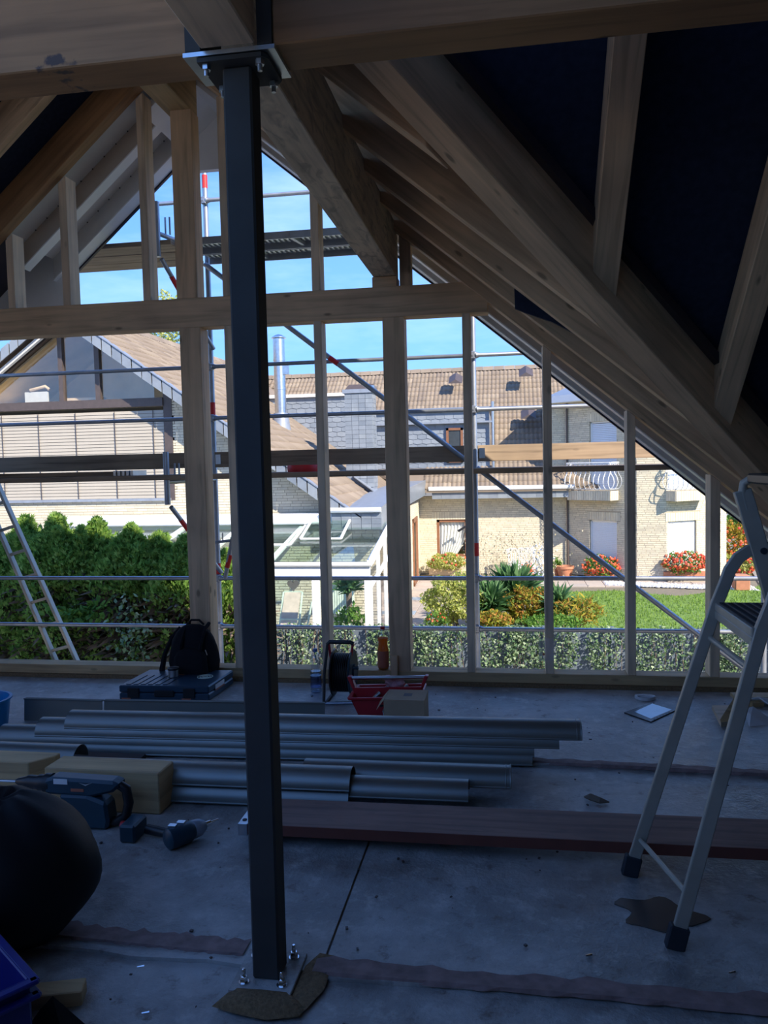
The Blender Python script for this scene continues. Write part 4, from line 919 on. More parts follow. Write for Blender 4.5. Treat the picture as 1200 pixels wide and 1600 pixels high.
# brackets at the inner row
def bracket(x, z):
    tb_('bracket_spigot', [(x, IY, z-.26), (x, IY, z+.20)], .026)
    tb_('bracket_strut', [(x+.03, IY, z-.28), (x+.20, GY, z-.95)], .02)
    MB().tube([(x+.06, IY+.12, z-.40), (x+.085, IY+.22, z-.50)], .0215, 10).build('red_band', 'red_paint', sc)
    tb_('bracket_ledger', [(x, IY, z-.06), (x+.17, GY, z-.06)], .02)
    for k in (.03, .07): MB().b2((x+k-.006, IY+.10, z-.05), (x+k+.006, IY+.112, z+.10)).build('bracket_pin', 'galv_tube', sc)
for z in (3.62, 1.50): bracket(-2.95, z)
bracket(-5.4, 1.5)
tb_('bracket_post', [(-2.79, 6.6, 2.9), (-2.79, 6.6, 3.78)], .022)
MB().tube([(-2.45, 6.5, .60), (-2.37, 6.5, .95)], .02, 8).build('bracket_strut', 'galv_tube', sc, smooth=True)
MB().tube([(-2.43, 6.5, .69), (-2.395, 6.5, .80)], .0215, 8).build('red_band', 'red_paint', sc)
MB().tube([(-2.60, 6.5, .90), (-2.34, 6.5, .93)], .012, 8).build('bracket_ledger', 'galv_tube', sc)
for x in (-2.56, -2.46, -2.36): MB().tube([(x, 6.5, .92), (x, 6.5, .99)], .006, 6).build('bracket_pin', 'galv_tube', sc)
# planks and strap lying on the middle deck
MB().b2((-5.5, 6.50, 1.50), (-3.32, 6.74, 1.54)).build('loose_plank', 'scaffold_board', None, origin=(-4.4, 6.6, 1.5), label='loose plank with a metal-banded end lying on the scaffold deck at left', cat='board')
m = MB()
for i in range(5): m.b2((-3.44+i*.04, 6.49, 1.498), (-3.415+i*.04, 6.75, 1.545))
m.build('metal_band', 'galv', None, origin=(-3.35, 6.6, 1.5), label='bright metal bands at the end of the loose plank', cat='metal band')
MB().lathe([(.06, 0), (.14, 0), (.145, .02), (.145, .045), (.14, .06), (.06, .06)], (-1.78, 6.72, 1.50), 28).build('strap_roll', 'red_paint', None, origin=(-1.78, 6.72, 1.5), smooth=True, label='red roll of strapping lying on the scaffold deck', cat='tape')

# ---- aluminium ladder outside
al = thing('ladder', (-4.2, 7.45, -3), 'aluminium ladder leaning against the scaffold at lower left', 'ladder')
Ly = 7.45
L1a, L1b = at(0, 765, Ly), at(118, 1027, Ly); L2a, L2b = at(0, 830, Ly), at(85, 1027, Ly)
def ext(a, b, z): t = (z-a.z)/(b.z-a.z); return a+(b-a)*t
d1 = (ext(L1a, L1b, -3)-ext(L1a, L1b, 2.6)).normalized()
for a, b, z in ((L1a, L1b, 2.4), (L2a, L2b, 2.2)):
    MB().beam(ext(a, b, -3), ext(a, b, z), .03, .065, (0, 1, 0)).build('stile', 'alu', al, (0, 0, 1), .004)
for i in range(21):
    z = -2.8+i*.25
    p = ext(L2a, L2b, z); q_ = ext(L1a, L1b, z+.055)
    MB().beam(p, q_, .03, .03).build('rung', 'alu', al, bevel=.003)

# ================================================================ GROUND
GZ = -2.1
MB().b2((-30, 5.65, -3.2), (30, 11.8, -3.0)).build('ground', 'soil', kind='structure')
MB().b2((-60, -70, -3.2), (60, 5.65, -3.0)).build('ground', 'gravel_bounce', kind='structure')  # unseen ground behind, paled to bounce warm light up into the storey
gd = thing('garden_ground', (0, 20, GZ), kind='structure')
MB().b2((-60, 11.8, -3.2), (60, 120, GZ-.03)).build('soil_bed', 'soil', gd)
lw = [fl(840, 945, GZ), fl(868, 926, GZ), fl(960, 923, GZ), fl(1060, 932, GZ), fl(1200, 915, GZ), Vector((12, 22, GZ)), Vector((12, 12, GZ)), Vector((-1.0, 12, GZ)), Vector((-.9, 16, GZ))]
lw = [Vector((p.x, p.y, GZ-.02)) for p in lw]
MB().prism(lw, (0, 0, .03)).build('lawn_bed', 'lawn', gd)
# blades of grass
def inpoly(x, y, P):
    c = False; n = len(P)
    for i in range(n):
        a, b = P[i], P[(i+1) % n]
        if (a.y > y) != (b.y > y) and x < (b.x-a.x)*(y-a.y)/(b.y-a.y)+a.x: c = not c
    return c
pts = []
while len(pts) < 26000:
    x, y = rng.uniform(-1, 9.5), rng.uniform(13, 24.5)
    if inpoly(x, y, lw): pts.append((x, y))
P = np.array(pts); n = len(P); a = rng.uniform(0, 6.28, n); h = rng.uniform(.03, .08, n); w = .012
V = np.zeros((n, 3, 3)); V[:, 0, 0] = P[:, 0]-w*np.cos(a); V[:, 0, 1] = P[:, 1]-w*np.sin(a); V[:, 1, 0] = P[:, 0]+w*np.cos(a); V[:, 1, 1] = P[:, 1]+w*np.sin(a)
V[:, 2, 0] = P[:, 0]+rng.normal(0, .02, n); V[:, 2, 1] = P[:, 1]+rng.normal(0, .02, n); V[:, :, 2] = GZ+.01; V[:, 2, 2] += h
bulk('grass', V.reshape(-1, 3), np.arange(3*n).reshape(-1, 3), 'grass', origin=(5, 18, GZ), kind='stuff', label='sunlit green lawn in front of the bay-fronted brick house', cat='grass')
# patio slabs
pat = thing('patio', (-2.5, 20, GZ), kind='structure')
pm = MB().b2((-.245, -.245, -.05), (.245, .245, 0))
base = pm.build('paver', 'paver', pat, bevel=.006); me_p = base.data; cnt = 0
def putp(x, y, z=GZ+.005, blue=False):
    global cnt
    o = base.copy()
    if blue: o.data = me_pb
    COL.objects.link(o); o.location = Vector((x, y, z))-ROOT['patio']; cnt += 1
me_pb = me_p.copy(); me_pb.materials.clear(); me_pb.materials.append(M['paver_blue'])
q = Matrix.Rotation(R(-4), 3, 'Z')
base.data = me_p
for v in me_p.vertices: v.co += Vector(ROOT['patio'])      # the mesh was built relative to the patio's origin
for v in me_pb.vertices: v.co += Vector(ROOT['patio'])
for j in range(17):
    for i in range(7):
        x, y = -3.6+i*.5, 16.6+j*.5
        if x > -.9 and y < 21.5: continue
        putp(x, y, GZ+.005+random.uniform(-.004, .004), (i, j) in ((1, 8), (1, 9), (2, 9), (1, 5), (2, 5)))
for i in range(12):
    for j in range(3): putp(-.1+i*.5, 23.6+j*.5, GZ+.005+random.uniform(-.004, .004))
base.location = Vector((-3.6, 25.2, GZ))-ROOT['patio']
# white pebble strip along the bay
n = 900; V = []; F = []
for i in range(n):
    t = random.random(); p = Vector((2.7, 23.9, 0)).lerp(Vector((6.6, 22.9, 0)), t) + Vector((0, random.uniform(-.35, .35), 0)); s = random.uniform(.03, .06)
    o = len(V); V += [(p.x-s, p.y, GZ), (p.x+s, p.y, GZ), (p.x, p.y+s, GZ), (p.x, p.y-s, GZ), (p.x, p.y, GZ+s)]; F += [(o, o+3, o+4), (o+3, o+1, o+4), (o+1, o+2, o+4), (o+2, o, o+4)]
bulk('gravel', V, F, 'stones', origin=(5, 23.4, GZ), kind='stuff', label='strip of white pebbles along the foot of the bay', cat='gravel')
MB().prism([(6.9, 23.5, GZ-.02), (12, 22.5, GZ-.02), (30, 26, GZ-.02), (40, 90, GZ-.02), (12, 60, GZ-.02), (8.2, 30, GZ-.02)], (0, 0, .025)).build('street', 'asphalt', kind='structure')

# ================================================================ BRICKWORK
def bricks(o, u, x0, x1, z0, z1, holes=(), L=.25, H=.0625, top=None, soldier=()):
    """courses of single bricks on the plane through o along u (unit, horizontal); returns list of (a,b,za,zb)"""
    out = []; nz_ = int((z1-z0)/H)
    for j in range(nz_):
        za = z0+j*H; zb = za+H-.011; off = (0, .5, .17, .67, .33, .83, .08, .58)[(j*5) % 8]*L
        i = math.floor((x0-off)/L)
        while True:
            a = i*L+off; b = a+L-.010; i += 1
            if a >= x1: break
            a = max(a, x0); b = min(b, x1)
            if b-a < .03: continue
            zm_ = (za+zb)/2; segs = [(a, b)]
            for hx0, hx1, hz0, hz1 in holes:
                if hz0-.01 < zm_ < hz1+.01:
                    ns = []
                    for p, q in segs:
                        if q <= hx0 or p >= hx1: ns.append((p, q))
                        else:
                            if p < hx0-.03: ns.append((p, hx0))
                            if q > hx1+.03: ns.append((hx1, q))
                    segs = ns
            for p, q in segs:
                if top and zb > min(top(p), top(q)): continue
                out.append((p, q, za, zb))
    return out
def brick_mesh(name, o, u, lst, parent, d=.004, kind='stuff', mat='brick'):
    o = Vector(o); u = Vector(u).normalized(); nrm = Vector((u.y, -u.x, 0))   # towards the viewer for u along +x
    A = np.array(lst); n = len(A)
    if n == 0: return
    c = .004; V = np.zeros((n, 8, 3)); ou, uu, nn = np.array(o), np.array(u), np.array(nrm)
    jit = rng.uniform(0, .003, n)
    for k, (xi, zi) in enumerate(((0, 2), (1, 2), (1, 3), (0, 3))):
        V[:, k] = ou + A[:, xi:xi+1]*uu + np.array((0, 0, 1))*A[:, zi:zi+1] 
        V[:, k+4] = V[:, k] + (d+jit)[:, None]*nn
    # chamfer the front a little
    cen = V[:, 4:].mean(1, keepdims=True); V[:, 4:] += np.sign(cen-V[:, 4:])*np.abs(np.array(uu))*c*.5
    F = np.array([(4, 5, 6, 7), (0, 1, 5, 4), (1, 2, 6, 5), (2, 3, 7, 6), (3, 0, 4, 7)])
    F = (F[None]+8*np.arange(n)[:, None, None]).reshape(-1, 4)
    return bulk(name, V.reshape(-1, 3), F, mat, parent, kind=kind)
def wall_panel(name, o, u, x0, x1, z0, z1, parent, holes=(), mat='mortar', th=.15, topf=None):
    """solid mortar-coloured wall behind the bricks, with openings"""
    o = Vector(o); u = Vector(u).normalized(); nb = Vector((-u.y, u.x, 0)); m = MB()
    xs = sorted({x0, x1, *[h[0] for h in holes], *[h[1] for h in holes]}); zs = sorted({z0, z1, *[h[2] for h in holes], *[h[3] for h in holes]})
    for a, b in zip(xs[:-1], xs[1:]):
        for c, d in zip(zs[:-1], zs[1:]):
            if any(h[0]-1e-4 <= a and b <= h[1]+1e-4 and h[2]-1e-4 <= c and d <= h[3]+1e-4 for h in holes): continue
            if a >= x1 or b <= x0 or c >= z1 or d <= z0: continue
            p = [o+u*a+Vector((0, 0, c)), o+u*b+Vector((0, 0, c)), o+u*b+Vector((0, 0, d)), o+u*a+Vector((0, 0, d))]
            m.prism(p, nb*th)
    return m.build(name, mat, parent, tuple(u))
# ================================================================ LEFT HOUSE (ridge along Y)
HA = thing('gabled_house', (-8, 20, GZ), 'pale brick house with a glazed gable, brown tiled roof and closed blinds, at left', 'house')
AX, AZ, AS = -10.19, 5.30, .705          # ridge x, ridge height, slope
def za(x): return AZ-AS*abs(x-AX)
VY, WYA = 16.8, 17.3
O = (0, WYA, 0); U = (1, 0, 0)
gl0, gl1 = -17, -7.82
blz0, blz1 = at(262, 778, WYA).z, at(262, 640, WYA).z
lz0, lz1 = at(258, 634, WYA).z, at(258, 621, WYA).z
holesA = [(gl0, gl1, blz0-.06, 9), (-10.3, -3.9, GZ, -.05)]
wall_panel('masonry', O, U, -17, -3.95, GZ, .80, HA, [(-10.3, -3.9, GZ, -.10)])
MB().prism([(-7.60, WYA, .8), (-3.95, WYA, .80), (-7.60, WYA, za(-7.60)-.15)], (0, .15, 0)).build('masonry', 'mortar', HA)
lst = bricks(O, U, -17, -3.95, GZ, 3.2, [(gl0, -7.66, blz0-.06, 9), (-10.3, -3.9, GZ, .10)], L=.25, H=.0625, top=lambda x: za(x)-.2)
A = np.array(lst); near = (A[:, 2] > .12) & (A[:, 0] > -13.0)
idx = np.argsort(~((A[:, 2] > .30) & (A[:, 0] > -12.3) & (A[:, 1]-A[:, 0] > .2)), kind='stable')
sel = [i for i in range(len(lst)) if A[i, 2] > .33 and A[i, 0] > -12.2 and A[i, 1]-A[i, 0] > .235 and A[i, 2] < 1.6][:290]
rest = [lst[i] for i in range(len(lst)) if i not in set(sel)]
brick_mesh('brickwork', O, U, rest, HA)
bme = None
for i in sel:
    a, b, z0, z1 = lst[i]
    if bme is None:
        ob = MB().b2((0, -.006, 0), (b-a, 0, z1-z0)).build('brick', 'brick', None, origin=(0, 0, 0)); bme = ob.data
        ob.parent = HA
    else: ob = bpy.data.objects.new('brick', bme); COL.objects.link(ob); ob.parent = HA
    ob.location = Vector((a, WYA, z0))-ROOT[HA.name]
# right return wall of the left house, under the eave
rw = wall_panel('masonry', (-3.95, WYA, 0), (0, 1, 0), 0, 8.7, GZ, .35, HA)
brick_mesh('brickwork', (-3.95, WYA, 0), (0, 1, 0), bricks((0,)*3, 0, 0, 8.7, GZ, .35), HA)
# lintel beam, sill, blinds
MB().b2((-17, WYA-.06, lz0), (-7.86, WYA+.10, lz1)).build('lintel', 'dark_brown', HA)
MB().b2((-17, WYA-.08, blz0-.06), (-7.75, WYA+.02, blz0)).build('sill', 'lead', HA)
nS = 27; hS = (blz1-blz0)/nS
sl_ = MB().prism([(-14.9, -.008, .004), (-7.88, -.008, .004), (-7.88, .004, hS-.003), (-14.9, .004, hS-.003)], (0, .004, .0))
s0 = sl_.build('blind_slat', 'blind_slat', None, origin=(0, 0, 0)); s0.parent = HA
for i in range(nS):
    o = s0 if i == 0 else s0.copy()
    if i: COL.objects.link(o); o.parent = HA
    o.location = Vector((0, WYA+.02, blz0+i*hS))-ROOT[HA.name]
for px in (5, 62, 120, 181, 241):
    x = at(px, 700, WYA).x; MB().b2((x-.008, WYA-.012, blz0), (x+.008, WYA-.006, blz1)).build('blind_cord', 'dark_brown', HA)
MB().b2((-17, WYA+.09, blz0), (-7.8, WYA+.12, blz1)).build('blind_backing', 'dark_brown', HA)
MB().b2((-7.86, WYA-.02, blz0-.05), (-7.66, WYA+.14, za(-7.7)-.1)).build('corner_post', 'dark_brown', HA, (0, 0, 1))
# glazed gable
P = [at(0, 622, WYA)+Vector((-3, 0, .0)), Vector((-7.86, WYA+.04, lz1))]
def gg(x): return za(x)-.32
gp = [(-15.3, WYA+.05, lz1), (-8.1, WYA+.05, lz1), (-8.1, WYA+.05, max(gg(-8.1), lz1+.01)), (AX, WYA+.05, gg(AX)), (-15.3, WYA+.05, max(gg(-15.3), lz1+.01))]
MB().prism(gp, (0, .01, 0)).build('gable_glass', 'glass_gable', HA)
for px, t in ((95, .11), (152, .12), (-60, .12)):
    x = at(px, 580, WYA).x; MB().b2((x-t/2, WYA-.02, lz1), (x+t/2, WYA+.10, gg(x)+.05)).build('mullion', 'dark_brown', HA)
# white inner rafter seen left, dark soffit boards
for sgn in (-1, 1):
    x1 = AX+sgn*7.0
    MB().prism([(AX, WYA-.03, gg(AX)+.02), (x1, WYA-.03, gg(AX)+.02-AS*7.0), (x1, WYA-.03, gg(AX)+.20-AS*7.0), (AX, WYA-.03, gg(AX)+.20)], (0, .14, 0)).build('gable_rafter', 'dark_brown', HA)
    MB().prism([(AX, VY+.05, za(AX)-.16), (x1, VY+.05, za(x1)-.16), (x1, VY+.05, za(x1)-.10), (AX, VY+.05, za(AX)-.10)], (0, .5, 0)).build('verge_soffit', 'dark_brown', HA)
MB().prism([(AX-.1, WYA-.30, gg(AX)-.10), (AX-4.5, WYA-.30, gg(AX)-.1-AS*4.4), (AX-4.5, WYA-.30, gg(AX)+.0-AS*4.4), (AX-.1, WYA-.30, gg(AX))], (0, .1, 0)).build('light_rafter', 'white_paint', HA)
# room behind the glass
MB().prism([(-13.6, WYA+2.6, 2.9), (-7.1, WYA+2.6, 2.9), (AX, WYA+2.6, gg(AX)+.1)], (0, .1, 0)).build('room_wall', 'interior', HA)
MB().b2((-15.3, WYA+.1, 3.0), (-7.9, WYA+2.7, 3.08)).build('room_floor', 'interior', HA)
MB().prism([(AX, WYA+.2, gg(AX)), (AX+2.6, WYA+.2, gg(AX+2.6)), (AX+2.6, WYA+.2, gg(AX+2.6)+.06), (AX, WYA+.2, gg(AX)+.06)], (0, 2.5, 0)).build('room_ceiling', 'interior', HA)
MB().prism([(AX, WYA+.2, gg(AX)), (AX-5, WYA+.2, gg(AX-5)), (AX-5, WYA+.2, gg(AX-5)+.06), (AX, WYA+.2, gg(AX)+.06)], (0, 2.5, 0)).build('room_ceiling', 'interior', HA)
c = at(60, 610, WYA+.5)
MB().b2((c.x-.3, WYA+.4, 3.2), (c.x+.3, WYA+.45, 3.48)).build('framed_picture', 'paper', HA)
MB().tube([(c.x-.15, WYA+.4, 3.52), (c.x+.25, WYA+.4, 3.60), (c.x+.35, WYA+.4, 3.52)], .04, 8).build('driftwood', 'timber_pale', HA, smooth=True)
MB().b2((c.x+.8, WYA+.4, 3.2), (c.x+1.7, WYA+.6, 3.30)).build('window_shelf', 'timber_pale', HA)
# slate verge boards
def band(name, a, b, h, th, mat, parent, y):
    n = 30; m = MB()
    for i in range(n):
        t0, t1 = i/n, (i+1)/n-.004; p, q_ = Vector(a).lerp(Vector(b), t0), Vector(a).lerp(Vector(b), t1)
        yy = y-(.006 if i % 2 else 0); m.prism([(p.x, yy, p.z), (q_.x, yy, q_.z), (q_.x, yy, q_.z-h), (p.x, yy, p.z-h)], (0, th, 0))
    return m.build(name, mat, parent)
band('verge_slates', (AX, 0, AZ+.02), (-3.2, 0, za(-3.2)+.02), .27, .025, 'slate', HA, VY-.035)
band('verge_slates', (AX, 0, AZ+.02), (-17, 0, za(-17)+.02), .27, .025, 'slate', HA, VY-.035)
MB().prism([(AX, VY-.06, AZ+.03), (-3.2, VY-.06, za(-3.2)+.03), (-3.2, VY-.06, za(-3.2)+.06), (AX, VY-.06, AZ+.06)], (0, .2, 0)).build('verge_edge', 'lead', HA)
# roof planes with tiles
roofA = MB().prism([(AX, VY, AZ), (-3.1, VY, za(-3.1)), (-3.1, 26.5, za(-3.1)), (-5.2, 26.5, za(-5.2)), (AX, 31, AZ)], (0, 0, -.10)).build('roof', 'tile', HA)
MB().prism([(AX, VY, AZ), (AX, 31, AZ), (-17.5, 31, za(-17.5)), (-17.5, VY, za(-17.5))], (0, 0, -.10)).build('roof', 'tile', HA)
def tile_mesh(wd=.30, ln=.34, rise=.035, t=.022):
    """pan tile with two rolls: x across, y up the slope"""
    k = 9; V = []; 
    for y, z0 in ((0, t), (ln, 0)):
        for i in range(k):
            x = wd*i/(k-1); V.append((x, y, z0+rise*.5*(1-math.cos(4*math.pi*i/(k-1)))))
    for i in range(k): V.append((wd*i/(k-1), 0, 0.0+rise*.5*(1-math.cos(4*math.pi*i/(k-1)))-.012))
    F = [(i, i+1, k+i+1, k+i) for i in range(k-1)]+[(2*k+i, 2*k+i+1, i+1, i) for i in range(k-1)]
    return np.array(V), np.array(F)
TV, TF = tile_mesh()
def tiles(parent, cells, org, ax, up, limit, name='tile', key=None):
    """cells (i,j) on a slope; the nearest become objects, the rest one mesh"""
    ax = np.array(Vector(ax).normalized()); up = np.array(Vector(up).normalized()); nr = np.cross(ax, up)
    Rm = np.stack([ax, up, nr], 1); org = np.array(org); r0 = np.array(ROOT[parent.name])
    cells = sorted(cells, key=key) if key else cells
    tm = None
    Mx = Matrix([list(Rm[0])+[0], list(Rm[1])+[0], list(Rm[2])+[0], [0, 0, 0, 1]])
    for (i, j) in cells[:limit]:
        p = org+ax*(i*.30)+up*(j*.32)+nr*rng.uniform(0, .006)
        if tm is None:
            o = bulk('tile', TV, TF, 'tile', origin=(0, 0, 0)); tm = o.data; tm.shade_smooth()
        else: o = bpy.data.objects.new('tile', tm); COL.objects.link(o)
        o.parent = parent; mm = Mx.copy(); mm.translation = Vector(p-r0); o.matrix_local = mm
    rest = cells[limit:]
    if rest:
        V = np.concatenate([(TV@Rm.T)+org+ax*(i*.30)+up*(j*.32)+nr*rng.uniform(0, .006) for i, j in rest])
        F = np.concatenate([TF+len(TV)*k for k in range(len(rest))])
        o = bulk('tile_field', V, F, 'tile', parent, kind='stuff'); o.data.shade_smooth()
k = 1/math.sqrt(1+AS*AS)
upA = Vector((-k, 0, AS*k))
# valley line limits the tiles: going up the slope the far edge moves from y=24.3 (below) to 31 (ridge)
def farA(x): 
    if x > -4.2: return 22.2+(-x-3.2)*.3
    if x > -7.0: return 24.35
    return 24.4+(-7.0-x)/(3.19)*6.5
cells = []
nj = int(((-3.1-AX)/k)/.32)
for j in range(nj):
    x = -3.1-(j+.5)*.32*k
    for i in range(int((31-VY)/.30)):
        if VY+(i+1)*.30 <= farA(x)+.1: cells.append((i, j))
tiles(roofA, cells, (-3.1, VY, za(-3.1)+.005), (0, 1, 0), upA, 290, key=lambda c: c[0]*1.0+abs(c[1]-9)*.55)
m = MB()
for i in range(38): m.prism([(AX-.12, VY+i*.38, AZ-.03), (AX, VY+i*.38, AZ+.14), (AX+.12, VY+i*.38, AZ-.03)], (0, .37, .01))
m.build('ridge_tiles', 'tile', roofA, kind='stuff')
# eave: slate fascia, gutter
e0, e1 = at(536, 797, VY-.1), at(603, 797, VY-.1)
MB().b2((-3.85, VY-.05, .15), (-2.75, VY+.05, .62)).build('fascia_slates', 'slate', HA)
m = MB()
for j in range(4):
    for i in range(5): m.b2((-3.85+i*.22, VY-.06-.004*(i % 2), .16+j*.115), (-3.64+i*.22, VY-.045, .27+j*.115))
m.build('fascia_slates', 'slate', HA, kind='stuff')
ee = [(-2.75, VY, .62), (-2.80, 21, .85), (-2.72, 25.5, .98)]
for a, b in zip(ee[:-1], ee[1:]):
    MB().prism([a, b, (b[0], b[1], b[2]-.45), (a[0], a[1], a[2]-.45)], (-.06, 0, 0)).build('fascia_slates', 'slate', HA)
    MB().prism([(a[0]-.9, a[1], a[2]-.02), (b[0]-.9, b[1], b[2]-.02), b, a], (0, 0, .02)).build('flat_eave', 'lead', HA)
MB().tube([(-3.95, VY-.10, .66), (-3.85, VY-.12, .58), (-2.75, VY-.12, .58)], .055, 8).build('gutter', 'white_paint', HA, smooth=True)
# slate clad chimney on the roof
ch = Vector((-3.95, 21.2, 0)); chy = 20.9
c0, c1 = at(538, 609, chy), at(581, 609, chy)
chm = MB().b2((c0.x, chy, .6), (c1.x, chy+.55, c0.z-.08)).build('chimney', 'slate', HA)
m = MB(); wch = (c1.x-c0.x)
for j in range(22):
    z = .95+j*.118
    if z > c0.z-.2: break
    for i in range(4):
        a = c0.x+wch*i/4; m.b2((a+.004, chy-.016-.004*((i+j) % 2), z), (a+wch/4-.004, chy, z+.112))
    for i in range(3): m.b2((c1.x, chy+.18*i+.004, z), (c1.x+.014+.004*((i+j) % 2), chy+.18*(i+1)-.004, z+.112))
m.build('chimney_slates', 'slate', HA, kind='stuff')
MB().b2((c0.x-.05, chy-.05, c0.z-.10), (c1.x+.06, chy+.6, c0.z)).build('chimney_cap', 'lead', HA)
MB().b2((c1.x-.15, chy+.1, c0.z), (c1.x+.05, chy+.5, c0.z+.10)).build('chimney_cowl', 'galv', HA)
MB().prism([(c1.x-.5, chy-.2, za(c1.x)+.55), (c1.x+.10, chy-.25, za(c1.x)+.10), (c1.x+.25, chy+.5, za(c1.x)+.02), (c0.x, chy+.5, za(c0.x)+.1)], (0, 0, .03)).build('chimney_flashing', 'lead', HA)
# steel flue
fy = 22.2; f0, f1 = at(439, 652, fy), at(429, 530, fy)
fl_ = thing('steel_flue', f0, 'shiny round steel flue pipe with a rain cap, rising from the brown tiled roof', 'chimney')
f1 = Vector((f0.x, f0.y, f1.z))
MB().tube([f0+Vector((0, 0, -.8)), f1], .165, 20).build('pipe', 'galv', fl_, smooth=True)
for t in (.35, .72): p = f0.lerp(f1, t); MB().lathe([(.175, 0), (.175, .05)], p, 20).build('clamp_band', 'galv', fl_, smooth=True)
MB().lathe([(.10, -.10), (.10, .03)], f1, 12).build('cap_stem', 'galv', fl_)
MB().lathe([(.21, .0), (.21, .02), (.10, .09), (0, .12)], f1+Vector((0, 0, .02)), 20).build('rain_cap', 'galv', fl_, smooth=True)
MB().box(f0.lerp(f1, .60)+Vector((.20, -.05, 0)), (.16, .12, .26)).build('inspection_box', 'galv', fl_)
MB().lathe([(.34, -.75), (.20, .12)], f0, 20).build('flashing_cone', 'lead', fl_, smooth=True)

# ---- conservatory
CO = thing('conservatory', (-6.5, 15.8, GZ), 'white framed glass lean-to conservatory in front of the pale brick wall', 'conservatory')
CY = 14.4
zf1 = at(430, 882, CY).z; zf0 = at(430, 900, CY).z; xr = at(578, 890, CY).x; xl = -10.6
zt = .22
def cbar(name, a, b, w=.07, h=.07, mat='white_paint', parent=CO): return MB().beam(a, b, w, h).build(name, mat, parent, bevel=.004)
cbar('front_beam', (xl, CY, (zf1+zf0)/2), (xr, CY, (zf1+zf0)/2), .12, zf1-zf0)
cbar('wall_plate', (xl, WYA-.1, zt), (-3.0, WYA-.1, zt), .12, .14)
MB().tube([(xl, CY-.08, zf1+.01), (xr+.05, CY-.08, zf1+.01)], .045, 8).build('gutter', 'white_paint', CO, smooth=True)
rx = [xr-.02, at(420, 880, CY).x, -5.98, -7.3, -8.6, -9.9]
dx_ = .30
for x in rx: cbar('rafter_bar', (x, CY, zf1+.03), (x+dx_*0, WYA-.1, zt+.05), .07, .09)
rx2 = sorted(rx)
for a, b in zip(rx2[:-1], rx2[1:]):
    MB().prism([(a+.04, CY+.02, zf1+.04), (b-.04, CY+.02, zf1+.04), (b-.04, WYA-.12, zt+.06), (a+.04, WYA-.12, zt+.06)], (0, 0, .01)).build('roof_pane', 'glass_green', CO)
# a raised vent sash
a, b = rx2[-3]+.1, rx2[-2]+.35
def sash(x0, x1, y0, y1, lift, nm='vent_sash'):
    z = lambda y: zf1+.05+(zt-zf1)*(y-CY)/(WYA-.1-CY)
    p = [(x0, y0, z(y0)+lift*.2), (x1, y0, z(y0)+lift*.2), (x1, y1, z(y1)+lift), (x0, y1, z(y1)+lift)]
    for i in range(4): cbar(nm, p[i], p[(i+1) % 4], .05, .04)
    MB().prism(p, (0, 0, .006)).build('vent_pane', 'glass_green', CO)
sash(-5.45, -4.45, 15.5, 17.0, .06); sash(-4.3, -3.45, 15.8, 17.1, .22)
for px in (494, 576, 395, 300): 
    x = at(px, 930, CY).x; cbar('front_post', (x, CY, GZ), (x, CY, zf0), .14, .10)
for x0, x1 in ((-10.4, -5.9), (-5.75, -4.85), (-4.7, -3.75), (-3.6, -2.75)):
    MB().b2((x0, CY, GZ+.1), (x1, CY+.01, zf0)).build('front_pane', 'glass', CO)
for y in (15.3, 16.2, 17.15): cbar('side_post', (xr, y, GZ), (xr, y, zf1+(zt-zf1)*(y-CY)/2.8), .07, .07)
cbar('side_rail', (xr, CY, -.72), (xr, 17.2, -.35), .06, .07)
cbar('side_rafter', (xr+.02, CY, zf1+.05), (xr+.02, 17.2, zt+.1), .08, .12)
MB().prism([(xr, CY+.1, GZ), (xr, 17.1, GZ), (xr, 17.1, zt), (xr, CY+.1, zf1)], (.008, 0, 0)).build('side_pane', 'glass', CO)
MB().b2((xl, CY, GZ-.02), (xr, WYA, GZ+.04)).build('floor_slab', 'paver_blue', CO)
bk = bricks(O, U, -10.2, -2.9, GZ, .1, [(-10.2, -8.0, GZ, -.35)], L=.25, H=.0625)
brick_mesh('brickwork', (0, WYA-.03, 0), U, bk, HA)
wall_panel('masonry', (0, WYA-.02, 0), U, -10.3, -2.9, GZ, .10, HA, [(-10.2, -8.0, GZ, -.35)])
MB().b2((-10.2, WYA+.2, GZ), (-8.0, WYA+.25, -.3)).build('patio_door', 'dark_glass', HA)
# awning cassette
aw = thing('awning', (-7, 16.7, .35), 'long rolled-up white awning cassette fixed above the conservatory', 'awning')
x0, x1 = at(104, 815, 16.9).x, at(530, 806, 16.9).x
MB().b2((x0, 16.85, .30), (x1, 17.12, .50)).build('cassette', 'white_plastic', aw, bevel=.03)
MB().tube([(x0+.02, 16.80, .315), (x1, 16.80, .315)], .045, 10).build('front_bar', 'white_plastic', aw, smooth=True)
for x in (x0+.1, x1-.2): MB().b2((x, 16.9, .15), (x+.08, 17.28, .32)).build('wall_bracket', 'white_plastic', aw)
MB().tube([(x0+.1, 16.95, .30), (x0-.05, 16.6, .12), (x0+.15, 16.9, .05)], .03, 8).build('folding_arm', 'white_plastic', aw, smooth=True)
